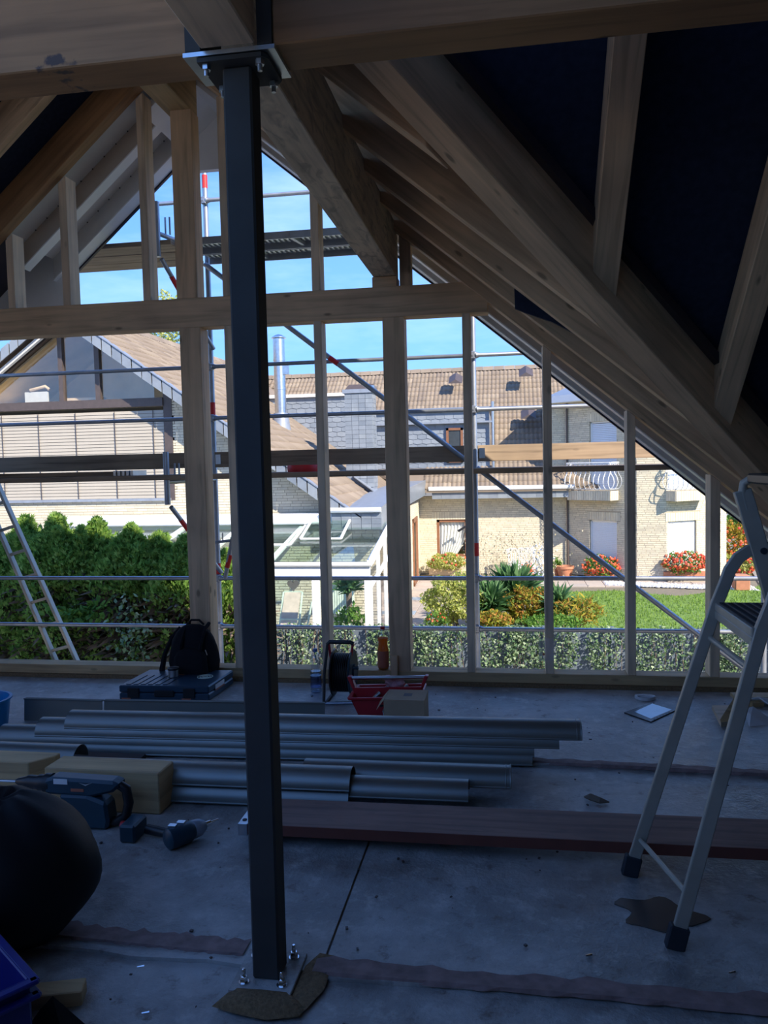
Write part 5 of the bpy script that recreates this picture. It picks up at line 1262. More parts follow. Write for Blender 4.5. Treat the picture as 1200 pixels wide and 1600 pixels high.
# inside the conservatory
r0 = thing('radiator', (-3.7, 17.1, GZ), 'pale green ribbed radiator panel on the brick wall inside the conservatory', 'radiator')
p0, p1 = at(519, 915, 17.1), at(536, 985, 17.1)
for i in range(9): MB().b2((p0.x+i*.055, 17.05, -1.75), (p0.x+.046+i*.055, 17.18, p0.z)).build('rib', 'lacquer_green', r0, bevel=.006)
dc = thing('deck_chair', (-4.3, 15.6, GZ), 'deck chair with a striped peach canvas inside the conservatory', 'chair')
p = at(440, 927, 15.6); q_ = at(471, 975, 15.6)
for x in (p.x, q_.x): cbar('frame_bar', (x, 15.2, GZ+.05), (x, 15.75, p.z), .035, .035, 'lacquer_green', dc)
for z, y in ((p.z, 15.75), (-1.55, 15.4)): cbar('cross_bar', (p.x, y, z), (q_.x, y, z), .035, .035, 'lacquer_green', dc)
MB().prism([(p.x+.03, 15.73, p.z), (q_.x-.03, 15.73, p.z), (q_.x-.03, 15.3, -1.7), (p.x+.03, 15.3, -1.7)], (0, .01, 0)).build('canvas', 'canvas', dc)
p = at(480, 940, 15.6); cbar('frame_bar', (p.x+.1, 15.6, p.z), (p.x-.05, 15.4, GZ), .03, .03, 'lacquer_green', dc)
hc = at(458, 914, 14.7); ht = [(math.sin(t)**3*.12, (13*math.cos(t)-5*math.cos(2*t)-2*math.cos(3*t)-math.cos(4*t))/16*.12) for t in np.linspace(0, 2*math.pi, 33)[:-1]]
hh = thing('heart_ornament', hc, 'woven heart ornament hanging behind the conservatory front glass', 'ornament')
MB().prism([(hc.x+x, hc.y, hc.z+z) for x, z in ht], (0, .03, 0)).build('heart', 'wicker', hh)
MB().tube([(hc.x, hc.y, hc.z+.05), (hc.x, hc.y, zf0)], .008, 6).build('ribbon', 'dark_brown', hh)

# ================================================================ RIGHT HOUSE
HB = thing('bay_house', (1, 27, GZ), 'long pale brick house with slate dormers and a bay with white shutters', 'house')
BY = 26.0
xa = at(655, 800, BY).x; xb = at(884, 800, BY).x
ezt = at(740, 780, 25.5).z
wtop = ezt+.1
w0 = at(682, 812, BY); w1 = at(729, 870, BY)
holes = [(w0.x, w1.x+.05, w1.z, w0.z)]
OB = (0, BY, 0)
wall_panel('masonry', OB, U, xa, xb, GZ, wtop, HB, holes)
sold = (w0.x-.15, w1.x+.25, w0.z, w0.z+.26)
brick_mesh('brickwork', OB, U, bricks(OB, U, xa, xb, GZ, wtop, holes+[sold]), HB)
def soldiers(o, u, x0, x1, z0, z1, parent):
    n = int((x1-x0)/.0833); return brick_mesh('soldier_course', o, u, [(x0+i*(x1-x0)/n, x0+(i+1)*(x1-x0)/n-.010, z0+.004, z1-.008) for i in range(n)], parent)
soldiers(OB, U, *sold, HB)
# window with curtains
wn = MB()
def frame_(m, o, u, x0, x1, z0, z1, t=.07, d=.06):
    o = Vector(o); u = Vector(u).normalized(); nb = Vector((-u.y, u.x, 0))
    for a, b, c, e in ((x0, x1, z1-t, z1), (x0, x1, z0, z0+t), (x0, x0+t, z0, z1), (x1-t, x1, z0, z1)):
        m.prism([o+u*a+Vector((0, 0, c)), o+u*b+Vector((0, 0, c)), o+u*b+Vector((0, 0, e)), o+u*a+Vector((0, 0, e))], nb*d)
    return m
wf = frame_(MB(), (0, BY+.04, 0), U, w0.x, w1.x+.05, w1.z, w0.z, .09).build('window', 'brown_frame', HB)
MB().b2((w0.x+.08, BY+.08, w1.z), (w1.x, BY+.085, w0.z-.08)).build('pane', 'glass', wf)
MB().b2((w0.x, BY+.5, w1.z), (w1.x, BY+.55, w0.z)).build('dark_room', 'dark_glass', wf)
def curtain(xt0, xt1, xb0, xb1, z0, z1, y):
    m = MB(); n = 40; k = 8; vs = []
    for j in range(k+1):
        t = j/k; a = xt0+(xb0-xt0)*t**1.6; b = xt1+(xb1-xt1)*t**1.6
        for i in range(n+1): s = i/n; vs.append((a+(b-a)*s, y+.025*math.sin(s*9*2*math.pi), z1+(z0-z1)*t))
    return m.add(vs, [(j*(n+1)+i, j*(n+1)+i+1, (j+1)*(n+1)+i+1, (j+1)*(n+1)+i) for j in range(k) for i in range(n)]).build('curtain', 'curtain', wf, smooth=True, auto=0)
xm = w0.x+1.0
curtain(w0.x+.08, xm+.1, w0.x+.08, w0.x+.45, w1.z-.2, w0.z-.1, BY+.15); curtain(xm+.05, w1.x+.2, w1.x-.1, w1.x+.2, w1.z-.2, w0.z-.1, BY+.16)
# outside bracket lamp by the window
lp = at(728, 832, BY-.2); MB().tube([lp, lp+Vector((0, -.05, .2)), lp+Vector((-.25, -.1, .05))], .04, 8).build('wall_lamp', 'black_plastic', HB)
# left return wall with a glazed door
u2 = Vector((at(655, 800, BY)-at(636, 815, 21.6))); u2.z = 0; L2 = u2.length; o2 = at(636, 815, 21.6); o2.z = 0
wall_panel('masonry', o2, u2, 0, L2, GZ, wtop-.1, HB, [(1.6, 3.1, GZ, -.1)])
brick_mesh('brickwork', o2, u2, bricks(o2, u2, 0, L2, GZ, wtop-.1, [(1.6, 3.1, GZ, -.1)]), HB)
un = u2.normalized(); frame_(MB(), o2+Vector((.05, 0, 0)), u2, 1.6, 3.1, GZ, -.1, .12).build('patio_door', 'brown_frame', HB)
MB().prism([o2+un*1.7+Vector((-.1, 0, GZ)), o2+un*3.0+Vector((-.1, 0, GZ)), o2+un*3.0+Vector((-.1, 0, -.2)), o2+un*1.7+Vector((-.1, 0, -.2))], (-.03, 0, 0)).build('door_pane', 'curtain', HB)
# eave: slate fascia, gutter
FY = 25.4
fx0, fx1 = at(675, 765, FY).x, at(897, 765, FY).x; fz1, fz0 = at(740, 764, FY).z, at(740, 779, FY).z
MB().b2((fx0, FY, fz0), (fx1, FY+.62, fz1)).build('fascia', 'lead', HB)
m = MB()
nn_ = int((fx1-fx0)/.3)
for i in range(nn_): m.prism([(fx0+i*.3, FY-.012-.005*(i % 2), fz0), (fx0+i*.3+.295, FY-.012, fz0), (fx0+i*.3+.295, FY-.02, fz1), (fx0+i*.3, FY-.02-.005*(i % 2), fz1)], (0, .02, 0))
m.build('fascia_slates', 'slate', HB, kind='stuff')
MB().tube([(fx0-.1, FY-.07, fz1+.02), (fx1, FY-.07, fz1+.02)], .07, 8).build('gutter', 'white_paint', HB, smooth=True)
# roof B
BS = .77; RYB, RZB = 31.0, 5.08
def yb(z): return RYB-(RZB-z)/BS
xB0, xB1 = -9.2, 3.9
roofB = MB().prism([(fx0-.3, yb(fz1), fz1), (xB1, yb(fz1), fz1), (xB1, RYB, RZB), (-10.19, RYB, RZB), (-5.2, 26.4, RZB-(RYB-26.4)*BS)], (0, 0, -.1)).build('roof', 'tile', HB)
kb = 1/math.sqrt(1+BS*BS); upB = Vector((0, kb, BS*kb)); cells = []
for j in range(int((RYB-yb(fz1))/kb/.32)):
    y = yb(fz1)+(j+.5)*.32*kb
    xl_ = -3.0 if y < 26.6 else -5.2-(y-26.4)*1.08
    for i in range(int((xB1+10)/.30)):
        x = -10+i*.30
        if x > xl_ and x+.3 < xB1: cells.append((i, j))
tiles(roofB, cells, (-10, yb(fz1), fz1+.005), (1, 0, 0), upB, 290, key=lambda c: -(1 if 27 < c[0] < 46 else 0)*100-c[1])
m = MB()
for i in range(36): m.prism([(-10.2+i*.4, RYB-.12, RZB-.03), (-10.2+i*.4, RYB, RZB+.13), (-10.2+i*.4, RYB+.12, RZB-.03)], (.39, 0, .01))
m.build('ridge_tiles', 'tile', roofB, kind='stuff')
for px, py in ((822, 586), (826, 652), (895/2.857*1.0+400-2, 597)):
    p = at(px, py, 29.3 if py < 610 else 27.4); m = MB(); m.prism([(p.x-.25, p.y, p.z-.05), (p.x, p.y, p.z+.10), (p.x+.25, p.y, p.z-.05)], (0, .5, .3)).build('vent_tile', 'dark_brown', roofB)
# rear slope
MB().prism([(-10.19, RYB, RZB), (xB1, RYB, RZB), (xB1, 37, .5), (-10.19, 37, .5)], (0, 0, -.1)).build('roof', 'tile', HB)
# skylight hatch
a_, b_ = at(537, 592, 30), at(587, 592, 30); MB().prism([(a_.x, 30.0, RZB-.75), (b_.x, 30.0, RZB-.75), (b_.x-.15, 30.25, RZB-.5), (a_.x+.15, 30.25, RZB-.5)], (0, -.02, .06)).build('roof_hatch', 'dark_brown', roofB)
# slate dormers
def dormer(x0, x1, y0, zb, zt_, nm='dormer'):
    d = MB().b2((x0, y0, zb), (x1, 30.4, zt_)).build(nm, 'slate', HB); m = MB(); i = 0; w = .30; h = .16
    for j in range(int((zt_-zb)/h)):
        for i in range(int((x1-x0)/w)+1):
            a = x0+i*w+(.15 if j % 2 else 0); b = min(a+w-.008, x1)
            if b-a > .05: m.prism([(a, y0-.006, zb+j*h+h+.02), (b, y0-.006, zb+j*h+h+.02), (b, y0-.022, zb+j*h+.02), ((a+b)/2, y0-.024, zb+j*h), (a, y0-.022, zb+j*h+.03)], (0, .004, 0))
    m.build('dormer_slates', 'slate', d, kind='stuff')
    MB().b2((x0-.1, y0-.14, zt_), (x1+.12, 30.4, zt_+.10)).build('dormer_flashing', 'white_paint' if x0 < -6 else 'lead', d)
    return d
p0, p1 = at(395, 624, 25.6), at(548, 624, 25.6)
dormer(p0.x, p1.x, 25.6, .4, p0.z)
p0, p1 = at(575, 640, 26.2), at(764, 640, 26.2)
db = dormer(p0.x, p1.x, 26.2, .9, p1.z)
MB().b2((p0.x-.1, 26.0, p1.z-.42), (p1.x+.1, 26.2, p1.z-.36)).build('dormer_ledge', 'lead', db)
q0, q1 = at(697, 669, 26.15), at(724, 708, 26.15)
frame_(MB(), (0, 26.10, 0), U, q0.x, q1.x, q1.z-.3, q0.z, .08).build('dormer_window', 'brown_frame', db)
MB().b2((q0.x+.07, 26.13, q1.z-.3), (q1.x-.07, 26.15, q0.z-.07)).build('dormer_pane', 'dark_glass', db)
MB().tube([(p1.x+.12, 26.05, p1.z+.25), (p1.x+.12, 26.05, 1.1)], .055, 10).build('downpipe', 'galv', db, smooth=True)
MB().prism([(p0.x-.15, 26.1, 3.0), (p0.x-.15, 26.1, 1.3), (p0.x+.03, 26.1, 1.3), (p0.x+.03, 26.1, 3.0)], (0, -.02, 0)).build('trim_board', 'brown_frame', db)
# ---- the bay
Q0 = Vector((xb, BY, 0)); Q1 = Vector((at(995, 800, 24.4).x, 24.4, 0)); Q2 = Vector((at(1041, 800, 24.3).x, 24.3, 0)); Q3 = Vector((at(1135, 800, 25.4).x, 25.4, 0)); Q4 = Vector((Q3.x+.4, 30, 0))
btop = 3.35
def onwall(px, A, B):      # where the sight line of column px meets the wall A-B
    d = ray(px, 800); n = Vector((B.y-A.y, -(B.x-A.x), 0)); t = (A-CAM).dot(n)/d.dot(n); p = CAM+d*t; return (Vector((p.x, p.y, 0))-A).length
def zon(py, px, A, B):
    d = ray(px, py); n = Vector((B.y-A.y, -(B.x-A.x), 0)); t = (A-CAM).dot(n)/d.dot(n); return (CAM+d*t).z
def bay_wall(A, B, wins):
    u = (B-A); L = u.length; hs = []; sd_ = []
    for (pa, pb, ya, yb_, yc) in wins:
        xa_, xb_ = onwall(pa, A, B), onwall(pb, A, B); pm_ = (pa+pb)/2
        zt_, zb_ = zon(ya, pm_, A, B), zon(yb_, pm_, A, B); hs.append((xa_, xb_, zb_, zt_)); sd_.append((xa_-.08, xb_+.12, zt_, zt_+.26))
    wall_panel('masonry', A, u, 0, L, GZ, btop, HB, hs)
    brick_mesh('brickwork', A, u, bricks(A, u, 0, L, GZ, btop, hs+sd_), HB)
    for s in sd_: soldiers(A, u, *s, HB)
    uu = u.normalized(); nb = Vector((-uu.y, uu.x, 0))
    for x0, x1, z0, z1 in hs:
        w = frame_(MB(), A+nb*.06, u, x0, x1, z0, z1, .05, .05).build('window', 'white_paint', HB)
        n = int((z1-z0-.05)/.055)
        p = A+uu*(x0+.03)+nb*.075+Vector((0, 0, z0)); sm = MB().prism([Vector((0, 0, 0)), uu*(x1-x0-.06), uu*(x1-x0-.06)+nb*.012+Vector((0, 0, .050)), nb*.012+Vector((0, 0, .050))], nb*.01)
        s = sm.build('shutter_slat', 'shutter', None, origin=(0, 0, 0)); s.parent = w
        for i in range(n):
            o = s if i == 0 else s.copy()
            if i: COL.objects.link(o); o.parent = w
            o.location = p+Vector((0, 0, i*.055))-ROOT[HB.name]
    return uu, nb
bay_wall(Q0, Q1, [(921, 964, 813, 880, 0), (922, 964, 658, 765, 0)])
bay_wall(Q1, Q2, [])
bay_wall(Q2, Q3, [(1043.5, 1088, 814, 880, 0), (1043.5, 1088, 700, 765, 0)])
bay_wall(Q3, Q4, [])
wall_panel('masonry', Q0+Vector((-.5, 0, 0)), U, 0, .5, wtop, btop, HB); brick_mesh('brickwork', Q0+Vector((-.5, 0, 0)), U, bricks(Q0, U, 0, .5, wtop, btop), HB)
MB().b2((Q0.x-.5, BY+.15, wtop), (Q0.x-.4, 30, btop)).build('masonry', 'mortar', HB)
MB().prism([Q0+Vector((-.55, 1, btop)), Q0+Vector((-.55, -.3, btop)), Q1+Vector((-.3, -.4, btop)), Q2+Vector((.1, -.45, btop)), Q3+Vector((.5, -.2, btop)), Q4+Vector((.5, 0, btop)), Vector((Q0.x-.55, 30, btop))], (0, 0, .22)).build('bay_cornice', 'white_paint', HB)
apx = Vector((4.2, 30.5, 5.2)); ring_ = [Q0+Vector((-.55, 1, btop+.22)), Q0+Vector((-.55, -.3, btop+.22)), Q1+Vector((-.3, -.4, btop+.22)), Q2+Vector((.1, -.45, btop+.22)), Q3+Vector((.5, -.2, btop+.22)), Q4+Vector((.5, 0, btop+.22)), Vector((Q0.x-.55, 30, btop+.22))]
MB().add(ring_+[apx], [(i, i+1, 7) for i in range(6)]+[(6, 0, 7)]).build('bay_roof', 'slate', HB)
MB().tube([Q0+Vector((.05, -.1, GZ)), Q0+Vector((.05, -.1, btop))], .03, 8).build('joint_strip', 'dark_brown', HB)
# balconies
def balcony(A, B, pa, pb, label):
    uu = (B-A).normalized(); nb = Vector((-uu.y, uu.x, 0)); x0, x1 = onwall(pa, A, B), onwall(pb, A, B)
    z1 = zon(767, (pa+pb)/2, A, B)+.02; z0 = z1-.30
    b = thing('balcony', A+uu*x0+Vector((0, 0, z0)), label, 'balcony', 'balconies on the bay')
    dep = .42
    c = [A+uu*x0, A+uu*x1, A+uu*x1-nb*dep, A+uu*x0-nb*dep]
    MB().prism([p+Vector((0, 0, z0)) for p in c], (0, 0, z1-z0)).build('slab', 'mortar', b)
    def front(P, q_, nrm):
        u = (q_-P); n = max(2, int(u.length/.085)); m = MB()
        for i in range(n):
            a = P+u*(i/n)+u.normalized()*.004; e = P+u*((i+1)/n)-u.normalized()*.004
            m.prism([a+Vector((0, 0, z0+.006)), e+Vector((0, 0, z0+.006)), e+Vector((0, 0, z1-.006)), a+Vector((0, 0, z1-.006))], nrm*.012)
        m.build('soldier_course', 'brick', b, kind='stuff')
    front(c[3], c[2], -nb); front(c[0], c[3], -uu); front(c[1], c[2], uu)
    # belly-shaped railing
    def rail(P, q_, nrm):
        u = q_-P; n = max(2, int(u.length/.17))
        MB().tube([P+Vector((0, 0, z1+.85))+nrm*.02, q_+Vector((0, 0, z1+.85))+nrm*.02], .018, 8).build('hand_rail', 'white_paint', b, smooth=True)
        MB().tube([P+Vector((0, 0, z1+.05)), q_+Vector((0, 0, z1+.05))], .012, 6).build('foot_rail', 'white_paint', b, smooth=True)
        for i in range(n+1):
            p = P+u*(i/n); prof = [(0, .04), (.09, .14), (.13, .26), (.10, .40), (.02, .52), (-.01, .62), (.02, .74), (.02, .84)]
            MB().tube([p+nrm*a+Vector((0, 0, z1+h)) for a, h in prof], .012, 6).build('baluster', 'white_paint', b, smooth=True)
            if i < n:
                cc_ = p+u*(.5/n)+nrm*.03+Vector((0, 0, z1+.76)); MB().tube([cc_+u.normalized()*.06*math.cos(t)+Vector((0, 0, .06*math.sin(t))) for t in np.linspace(0, 6.28, 13)], .008, 5).build('scroll', 'white_paint', b)
    rail(c[3], c[2], -nb); rail(c[0], c[3], -uu); rail(c[1], c[2], uu)
balcony(Q0, Q1, 899, 966, 'left white-railed balcony on the slanting bay face'); balcony(Q2, Q3, 1041, 1093, 'right white-railed balcony, half hidden by the roof verge')
# ================================================================ PLANTS AND GARDEN THINGS
def leaves(C, S, kind='leaf', D=None, k=.5):
    """C (n,3) centres, S sizes; random oriented little leaf shapes"""
    n = len(C); a = rng.normal(size=(n, 3)); 
    if D is not None: a = a*k+D
    a /= np.linalg.norm(a, axis=1, keepdims=True)
    b = rng.normal(size=(n, 3)); b -= (b*a).sum(1, keepdims=True)*a; b /= np.linalg.norm(b, axis=1, keepdims=True)
    S = np.asarray(S)[:, None]
    if kind == 'leaf':      # rhombus folded along the middle
        nr = np.cross(a, b)
        V = np.stack([C, C+a*S*.5+b*S*.32+nr*S*.08, C+a*S, C+a*S*.5-b*S*.32+nr*S*.08], 1)
        F = np.array([(0, 1, 2), (0, 2, 3)])
    elif kind == 'ivy':     # five-pointed
        nr = np.cross(a, b); P = [(0, 0), (.1, .45), (.45, .35), (.5, .12), (1, 0), (.5, -.12), (.45, -.35), (.1, -.45)]
        V = np.stack([C+a*S*x+b*S*y for x, y in P], 1); F = np.array([(0, 1, 2), (0, 2, 3), (0, 3, 4), (0, 4, 5), (0, 5, 6), (0, 6, 7)])
    elif kind == 'spray':   # flat fan of three scaly fingers
        V = np.stack([C, C+a*S*.6+b*S*.28, C+a*S*.95+b*S*.42, C+a*S*.75+b*S*.12, C+a*S*1.2, C+a*S*.75-b*S*.12, C+a*S*.95-b*S*.42, C+a*S*.6-b*S*.28], 1)
        F = np.array([(0, 1, 2), (0, 2, 3), (0, 3, 4), (0, 4, 5), (0, 5, 6), (0, 6, 7)])
    elif kind == 'blade':
        w = S*.045+.006; mid = C+a*S*.55; tip = C+a*S*1.0+np.array((0, 0, -1))*S*.12
        V = np.stack([C-b*w, C+b*w, mid+b*w*1.1, tip, mid-b*w*1.1], 1); F = np.array([(0, 1, 2), (0, 2, 4), (4, 2, 3)])
    m = V.shape[1]
    return V.reshape(-1, 3), (F[None]+m*np.arange(n)[:, None, None]).reshape(-1, 3)

# ---- thuja hedge: single shrubs in a row
def thuja(c, H, W_, label, bare=False):
    t = thing('thuja_shrub', c, label, 'shrub', 'thuja hedge')
    n = 15000; z = rng.uniform(.30, 1, n)**.8; a = rng.uniform(0, 2*np.pi, n)
    prof = np.interp(z, [0, .5, .8, .86, .91, 1], [.9, 1, 1, .84, .50, .10])*W_
    lump = 1+.16*np.sin(5*a+z*14)+.10*np.sin(9*a-z*23+1)
    r = prof*lump*rng.uniform(.72, 1.05, n)
    C = np.stack([c[0]+r*np.cos(a), c[1]+r*np.sin(a)*.8, c[2]+z*H], 1)
    low = (z < .55) | (bare & (z < .775)); keep = ~(low & (rng.uniform(0, 1, n) < np.where(z < .55, .5, .80))); C = C[keep]; a = a[keep]; z = z[keep]
    z_top = z > .93; C[z_top, 2] -= .10*H*rng.uniform(0, 1, z_top.sum())
    D = np.stack([np.cos(a)*.55, np.sin(a)*.45, np.ones_like(a)*.9], 1)
    sp = [(0, 0, 1.0)] + [(rng.uniform(-.8, .8)*W_, rng.uniform(-.4, .3)*W_, rng.uniform(.925, .965)) for _ in range(5)]
    for sx, sy, st in sp:
        m_ = 560; u = rng.uniform(0, 1, m_); rr_ = (1-u)**.8*.13+.008; aa = rng.uniform(0, 6.28, m_)
        C = np.concatenate([C, np.stack([c[0]+sx+rr_*np.cos(aa), c[1]+sy+rr_*np.sin(aa), c[2]+st*H-(1-u)*.17*H], 1)])
        D = np.concatenate([D, np.stack([np.cos(aa)*.5, np.sin(aa)*.5, np.ones_like(aa)], 1)])
    V, F = leaves(C, rng.uniform(.035, .085, len(C)), 'spray', D, .38)
    bulk('foliage', V, F, 'thuja', t, kind='stuff')
    # tufts reaching up
    tips = rng.uniform(0, 1, (90, 2)); m = MB()
    m2 = MB()
    for k in range(4):
        x, y = c[0]+random.uniform(-.16, .16), c[1]+random.uniform(-.1, .1); m2.tube([(x, y, c[2]), (x+random.uniform(-.1, .1), y, c[2]+H*.5), (x+random.uniform(-.15, .15), y, c[2]+H*.9)], [.035, .022, .008], 6)
    m2.build('trunk', 'dead_twig', t, kind='stuff')
    n = 900; z = rng.uniform(.45, .78, n); a = rng.uniform(0, 6.28, n)
    C = np.stack([c[0]+.25*np.cos(a), c[1]+.15*np.sin(a), c[2]+z*H], 1); D = np.stack([np.cos(a), np.sin(a)-.3, rng.uniform(-.1, .6, n)], 1)
    V, F = leaves(C, rng.uniform(.25, .55, n), 'blade', D, .3); V = V
    bulk('dead_twigs', V, F, 'dead_twig', t, kind='stuff')
    return t
HY = 9.9
spec = [(-40, 840, 'thuja shrub outside the left frame edge, start of the hedge'), (40, 808, 'leftmost thuja in view, its pointed tip beside the outside ladder'), (88, 806, 'second thuja from the left, twin brown tips'), (150, 812, 'tall pointed thuja in the middle of the hedge'), (205, 822, 'pointed thuja right of the middle of the hedge'), (250, 835, 'thuja left of the thick wall post, blunter tip'), (292, 838, 'thuja half hidden behind the thick wall post'), (352, 862, 'last thuja of the hedge, right of the thick wall post')]
for i, (px, py, lb) in enumerate(spec):
    p = at(px, py, HY+.12*(i % 2)); thuja((p.x, p.y, -3.0), p.z+3.0, .60 if i < 7 else .42, lb, bare=i in (3, 4, 5, 6))
# low laurel branch in front of the hedge
n = 260; c = at(118, 960, 9.2); a = rng.uniform(0, 6.28, n); r = rng.uniform(0, .35, n)
C = np.stack([c.x+r*np.cos(a)*1.3, c.y+r*np.sin(a)*.5, c.z+r*np.sin(a*2)*.4], 1); V, F = leaves(C, rng.uniform(.07, .13, n), 'leaf')
V2, F2 = leaves(np.stack([at(205, 990, 9.2).x+.3*rng.normal(size=200)*.5, 9.2+.1*rng.normal(size=200), at(205, 990, 9.2).z+.3*rng.normal(size=200)*.8], 1), rng.uniform(.04, .09, 200), 'leaf')
bulk('laurel_sprig', V, F, 'leaf_green', origin=c, kind='stuff', label='broad-leaved green sprig growing out of the lower hedge', cat='leaves')
bulk('variegated_sprig', V2, F2, 'ivy', origin=(V2[0]), kind='stuff', label='pale variegated sprig low in front of the bare hedge stems', cat='leaves')

# ---- ivy screen
IVY = 11.5
iv = thing('ivy_fence', (0, IVY, -3), 'long low dark metal fence overgrown with hanging ivy behind the scaffold rails', 'fence')
ztop = at(700, 979, IVY).z
for i in range(13):
    x = -6.2+i*.95
    MB().b2((x, IVY, -3.0), (x+.93, IVY+.03, ztop+random.uniform(-.02, .01))).build('panel', 'fence_panel', iv, bevel=.004)
    MB().b2((x-.03, IVY-.03, -3.0), (x+.02, IVY+.04, ztop+.02)).build('post', 'fence_panel', iv)
cols = [(x, random.uniform(.35, 1.0)) for x in np.arange(-6, 6.2, .13)]
Cs = []; S = []
for x, d in cols:
    dens = .45 if x < -3.2 else (.9 if x < -1.7 else 1.15)
    if random.random() < (.30 if x < -3 else .14): continue
    m_ = int(430*dens*(.6+.6*random.random())); ln = 2.15 if random.random() < .75 else random.uniform(.5, 1.4)
    z = ztop+.05-rng.uniform(0, 1, m_)**1.1*ln
    xx = x+rng.normal(0, .055, m_)+.05*np.sin(z*5+x*9)
    Cs.append(np.stack([xx, IVY-.03-rng.uniform(0, .16, m_), z], 1)); S.append(rng.uniform(.028, .056, m_))
C = np.concatenate(Cs); S = np.concatenate(S); D = np.zeros((len(C), 3)); D[:, 2] = -.7; D[:, 1] = -.2
V, F = leaves(C, S, 'ivy', D, .45); bulk('ivy_leaves', V, F, 'ivy', iv, kind='stuff')
m = MB()
for k in range(90):
    x = random.uniform(-5.5, 5); z = ztop; P = []
    for j in range(6): P.append((x+random.uniform(-.05, .05), IVY-.04-random.uniform(0, .06), z-j*.35))
    m.tube(P, .006, 4, False)
m.build('ivy_stems', 'dead_twig', iv, kind='stuff')

# ---- bushes
def bush(name, px, py, Y, rx, rz, n, mat, size, label, cat='bush', kind='leaf', ry=None, base=GZ, group=None, extra=None):
    c = at(px, py, Y); ry = ry or rx*.8; t = thing(name, (c.x, Y, base), label, cat, group)
    d = rng.normal(size=(n, 3)); d /= np.linalg.norm(d, axis=1, keepdims=True); r = rng.uniform(.45, 1, n)[:, None]**.5
    lump = (1+.18*np.sin(d[:, 0:1]*7+d[:, 2:3]*5+px))
    C = np.array(c)+d*r*lump*np.array((rx, ry, rz)); C = C[C[:, 2] > base]
    V, F = leaves(C, rng.uniform(.6, 1.2, len(C))*size, kind, np.tile((0, -.2, .4), (len(C), 1)), .8)
    bulk('foliage', V, F, mat, t, kind='stuff')
    m = MB()
    for k in range(6): m.tube([(c.x+random.uniform(-.1, .1), Y, base), (c.x+random.uniform(-rx, rx)*.6, Y+random.uniform(-ry, ry)*.4, c.z)], [.02, .008], 5)
    m.build('stems', 'dead_twig', t, kind='stuff')
    if extra:
        mt, nn, sz, zb = extra; d = rng.normal(size=(nn, 3)); d /= np.linalg.norm(d, axis=1, keepdims=True); d[:, 2] = np.abs(d[:, 2])*zb+d[:, 2]*(1-zb); d[:, 1] = -np.abs(d[:, 1])
        Cf = np.array(c)+d*np.array((rx, ry, rz))*rng.uniform(.85, 1.1, (nn, 1))
        m = MB()
        for q_ in Cf: m.ball(q_, sz*random.uniform(.7, 1.2), 6, 4)
        m.build('blossoms', mt, t, kind='stuff')
    return t
bush('yellow_shrub', 712, 935, 17.0, .66, .52, 5200, 'leaf_yellow', .075, 'rounded yellow-green leafy shrub beside the patio slabs', 'shrub')
bush('flower_clump', 682, 968, 16.3, .26, .14, 500, 'leaf_green', .06, 'low clump with pink and orange blossoms at the foot of the yellow shrub', 'flowers', extra=('geranium', 16, .02, .5))
bush('autumn_shrub', 822, 945, 17.0, .50, .38, 3200, 'leaf_autumn', .075, 'orange and yellow autumn shrub right of the big yucca', 'shrub')
bush('autumn_shrub', 770, 968, 16.2, .42, .15, 1300, 'leaf_autumn', .08, 'low yellow-leaved shrub under the yucca', 'shrub')
bush('autumn_shrub', 900, 955, 16.6, .55, .25, 700, 'leaf_autumn', .16, 'sparse reddish-brown shrub at the lawn edge right of a stud', 'shrub', 'blade')
bush('ivy_mound', 860, 972, 15.6, .60, .12, 900, 'leaf_green', .07, 'low grey-green mound behind the ivy fence', 'shrub')
bush('flowering_plant', 700, 878, 25.3, .62, .26, 2600, 'leaf_yellow', .075, 'yellow-green flower box plant with red blooms under the curtained window', 'flowers', extra=('geranium', 26, .035, .3), base=GZ+.25)
bush('geranium_box', 940, 885, 24.9, .56, .34, 1500, 'leaf_green', .07, 'red geraniums under the left shuttered window of the bay', 'flowers', extra=('geranium', 150, .034, .2), base=GZ+.1)
bush('geranium_box', 1070, 880, 24.3, .62, .33, 1600, 'leaf_green', .07, 'red geraniums under the right shuttered window of the bay', 'flowers', extra=('geranium', 180, .036, .2), base=GZ+.2)
for px, py, Y, w in ((700, 893, 25.4, .60), (942, 900, 25.0, .55), (1070, 897, 24.3, .6)):
    c = at(px, py, Y); MB().b2((c.x-w, Y-.12, c.z-.10), (c.x+w, Y+.12, c.z+.08)).build('flower_trough', 'timber_pale' if px == 700 else 'terracotta', None, (1, 0, 0), origin=c, bevel=.01, label={700: 'pale flower trough under the curtained window', 942: 'clay flower trough under the left bay window', 1070: 'clay flower trough under the right bay window'}[px], cat='flower box')
    MB().b2((c.x-w+.1, Y-.10, GZ), (c.x+w-.1, Y+.10, c.z-.10)).build('trough_stand', 'mortar', None, origin=c, label={700: 'stand of the pale flower trough', 942: 'stand of the left bay flower trough', 1070: 'stand of the right bay flower trough'}[px], cat='stand')
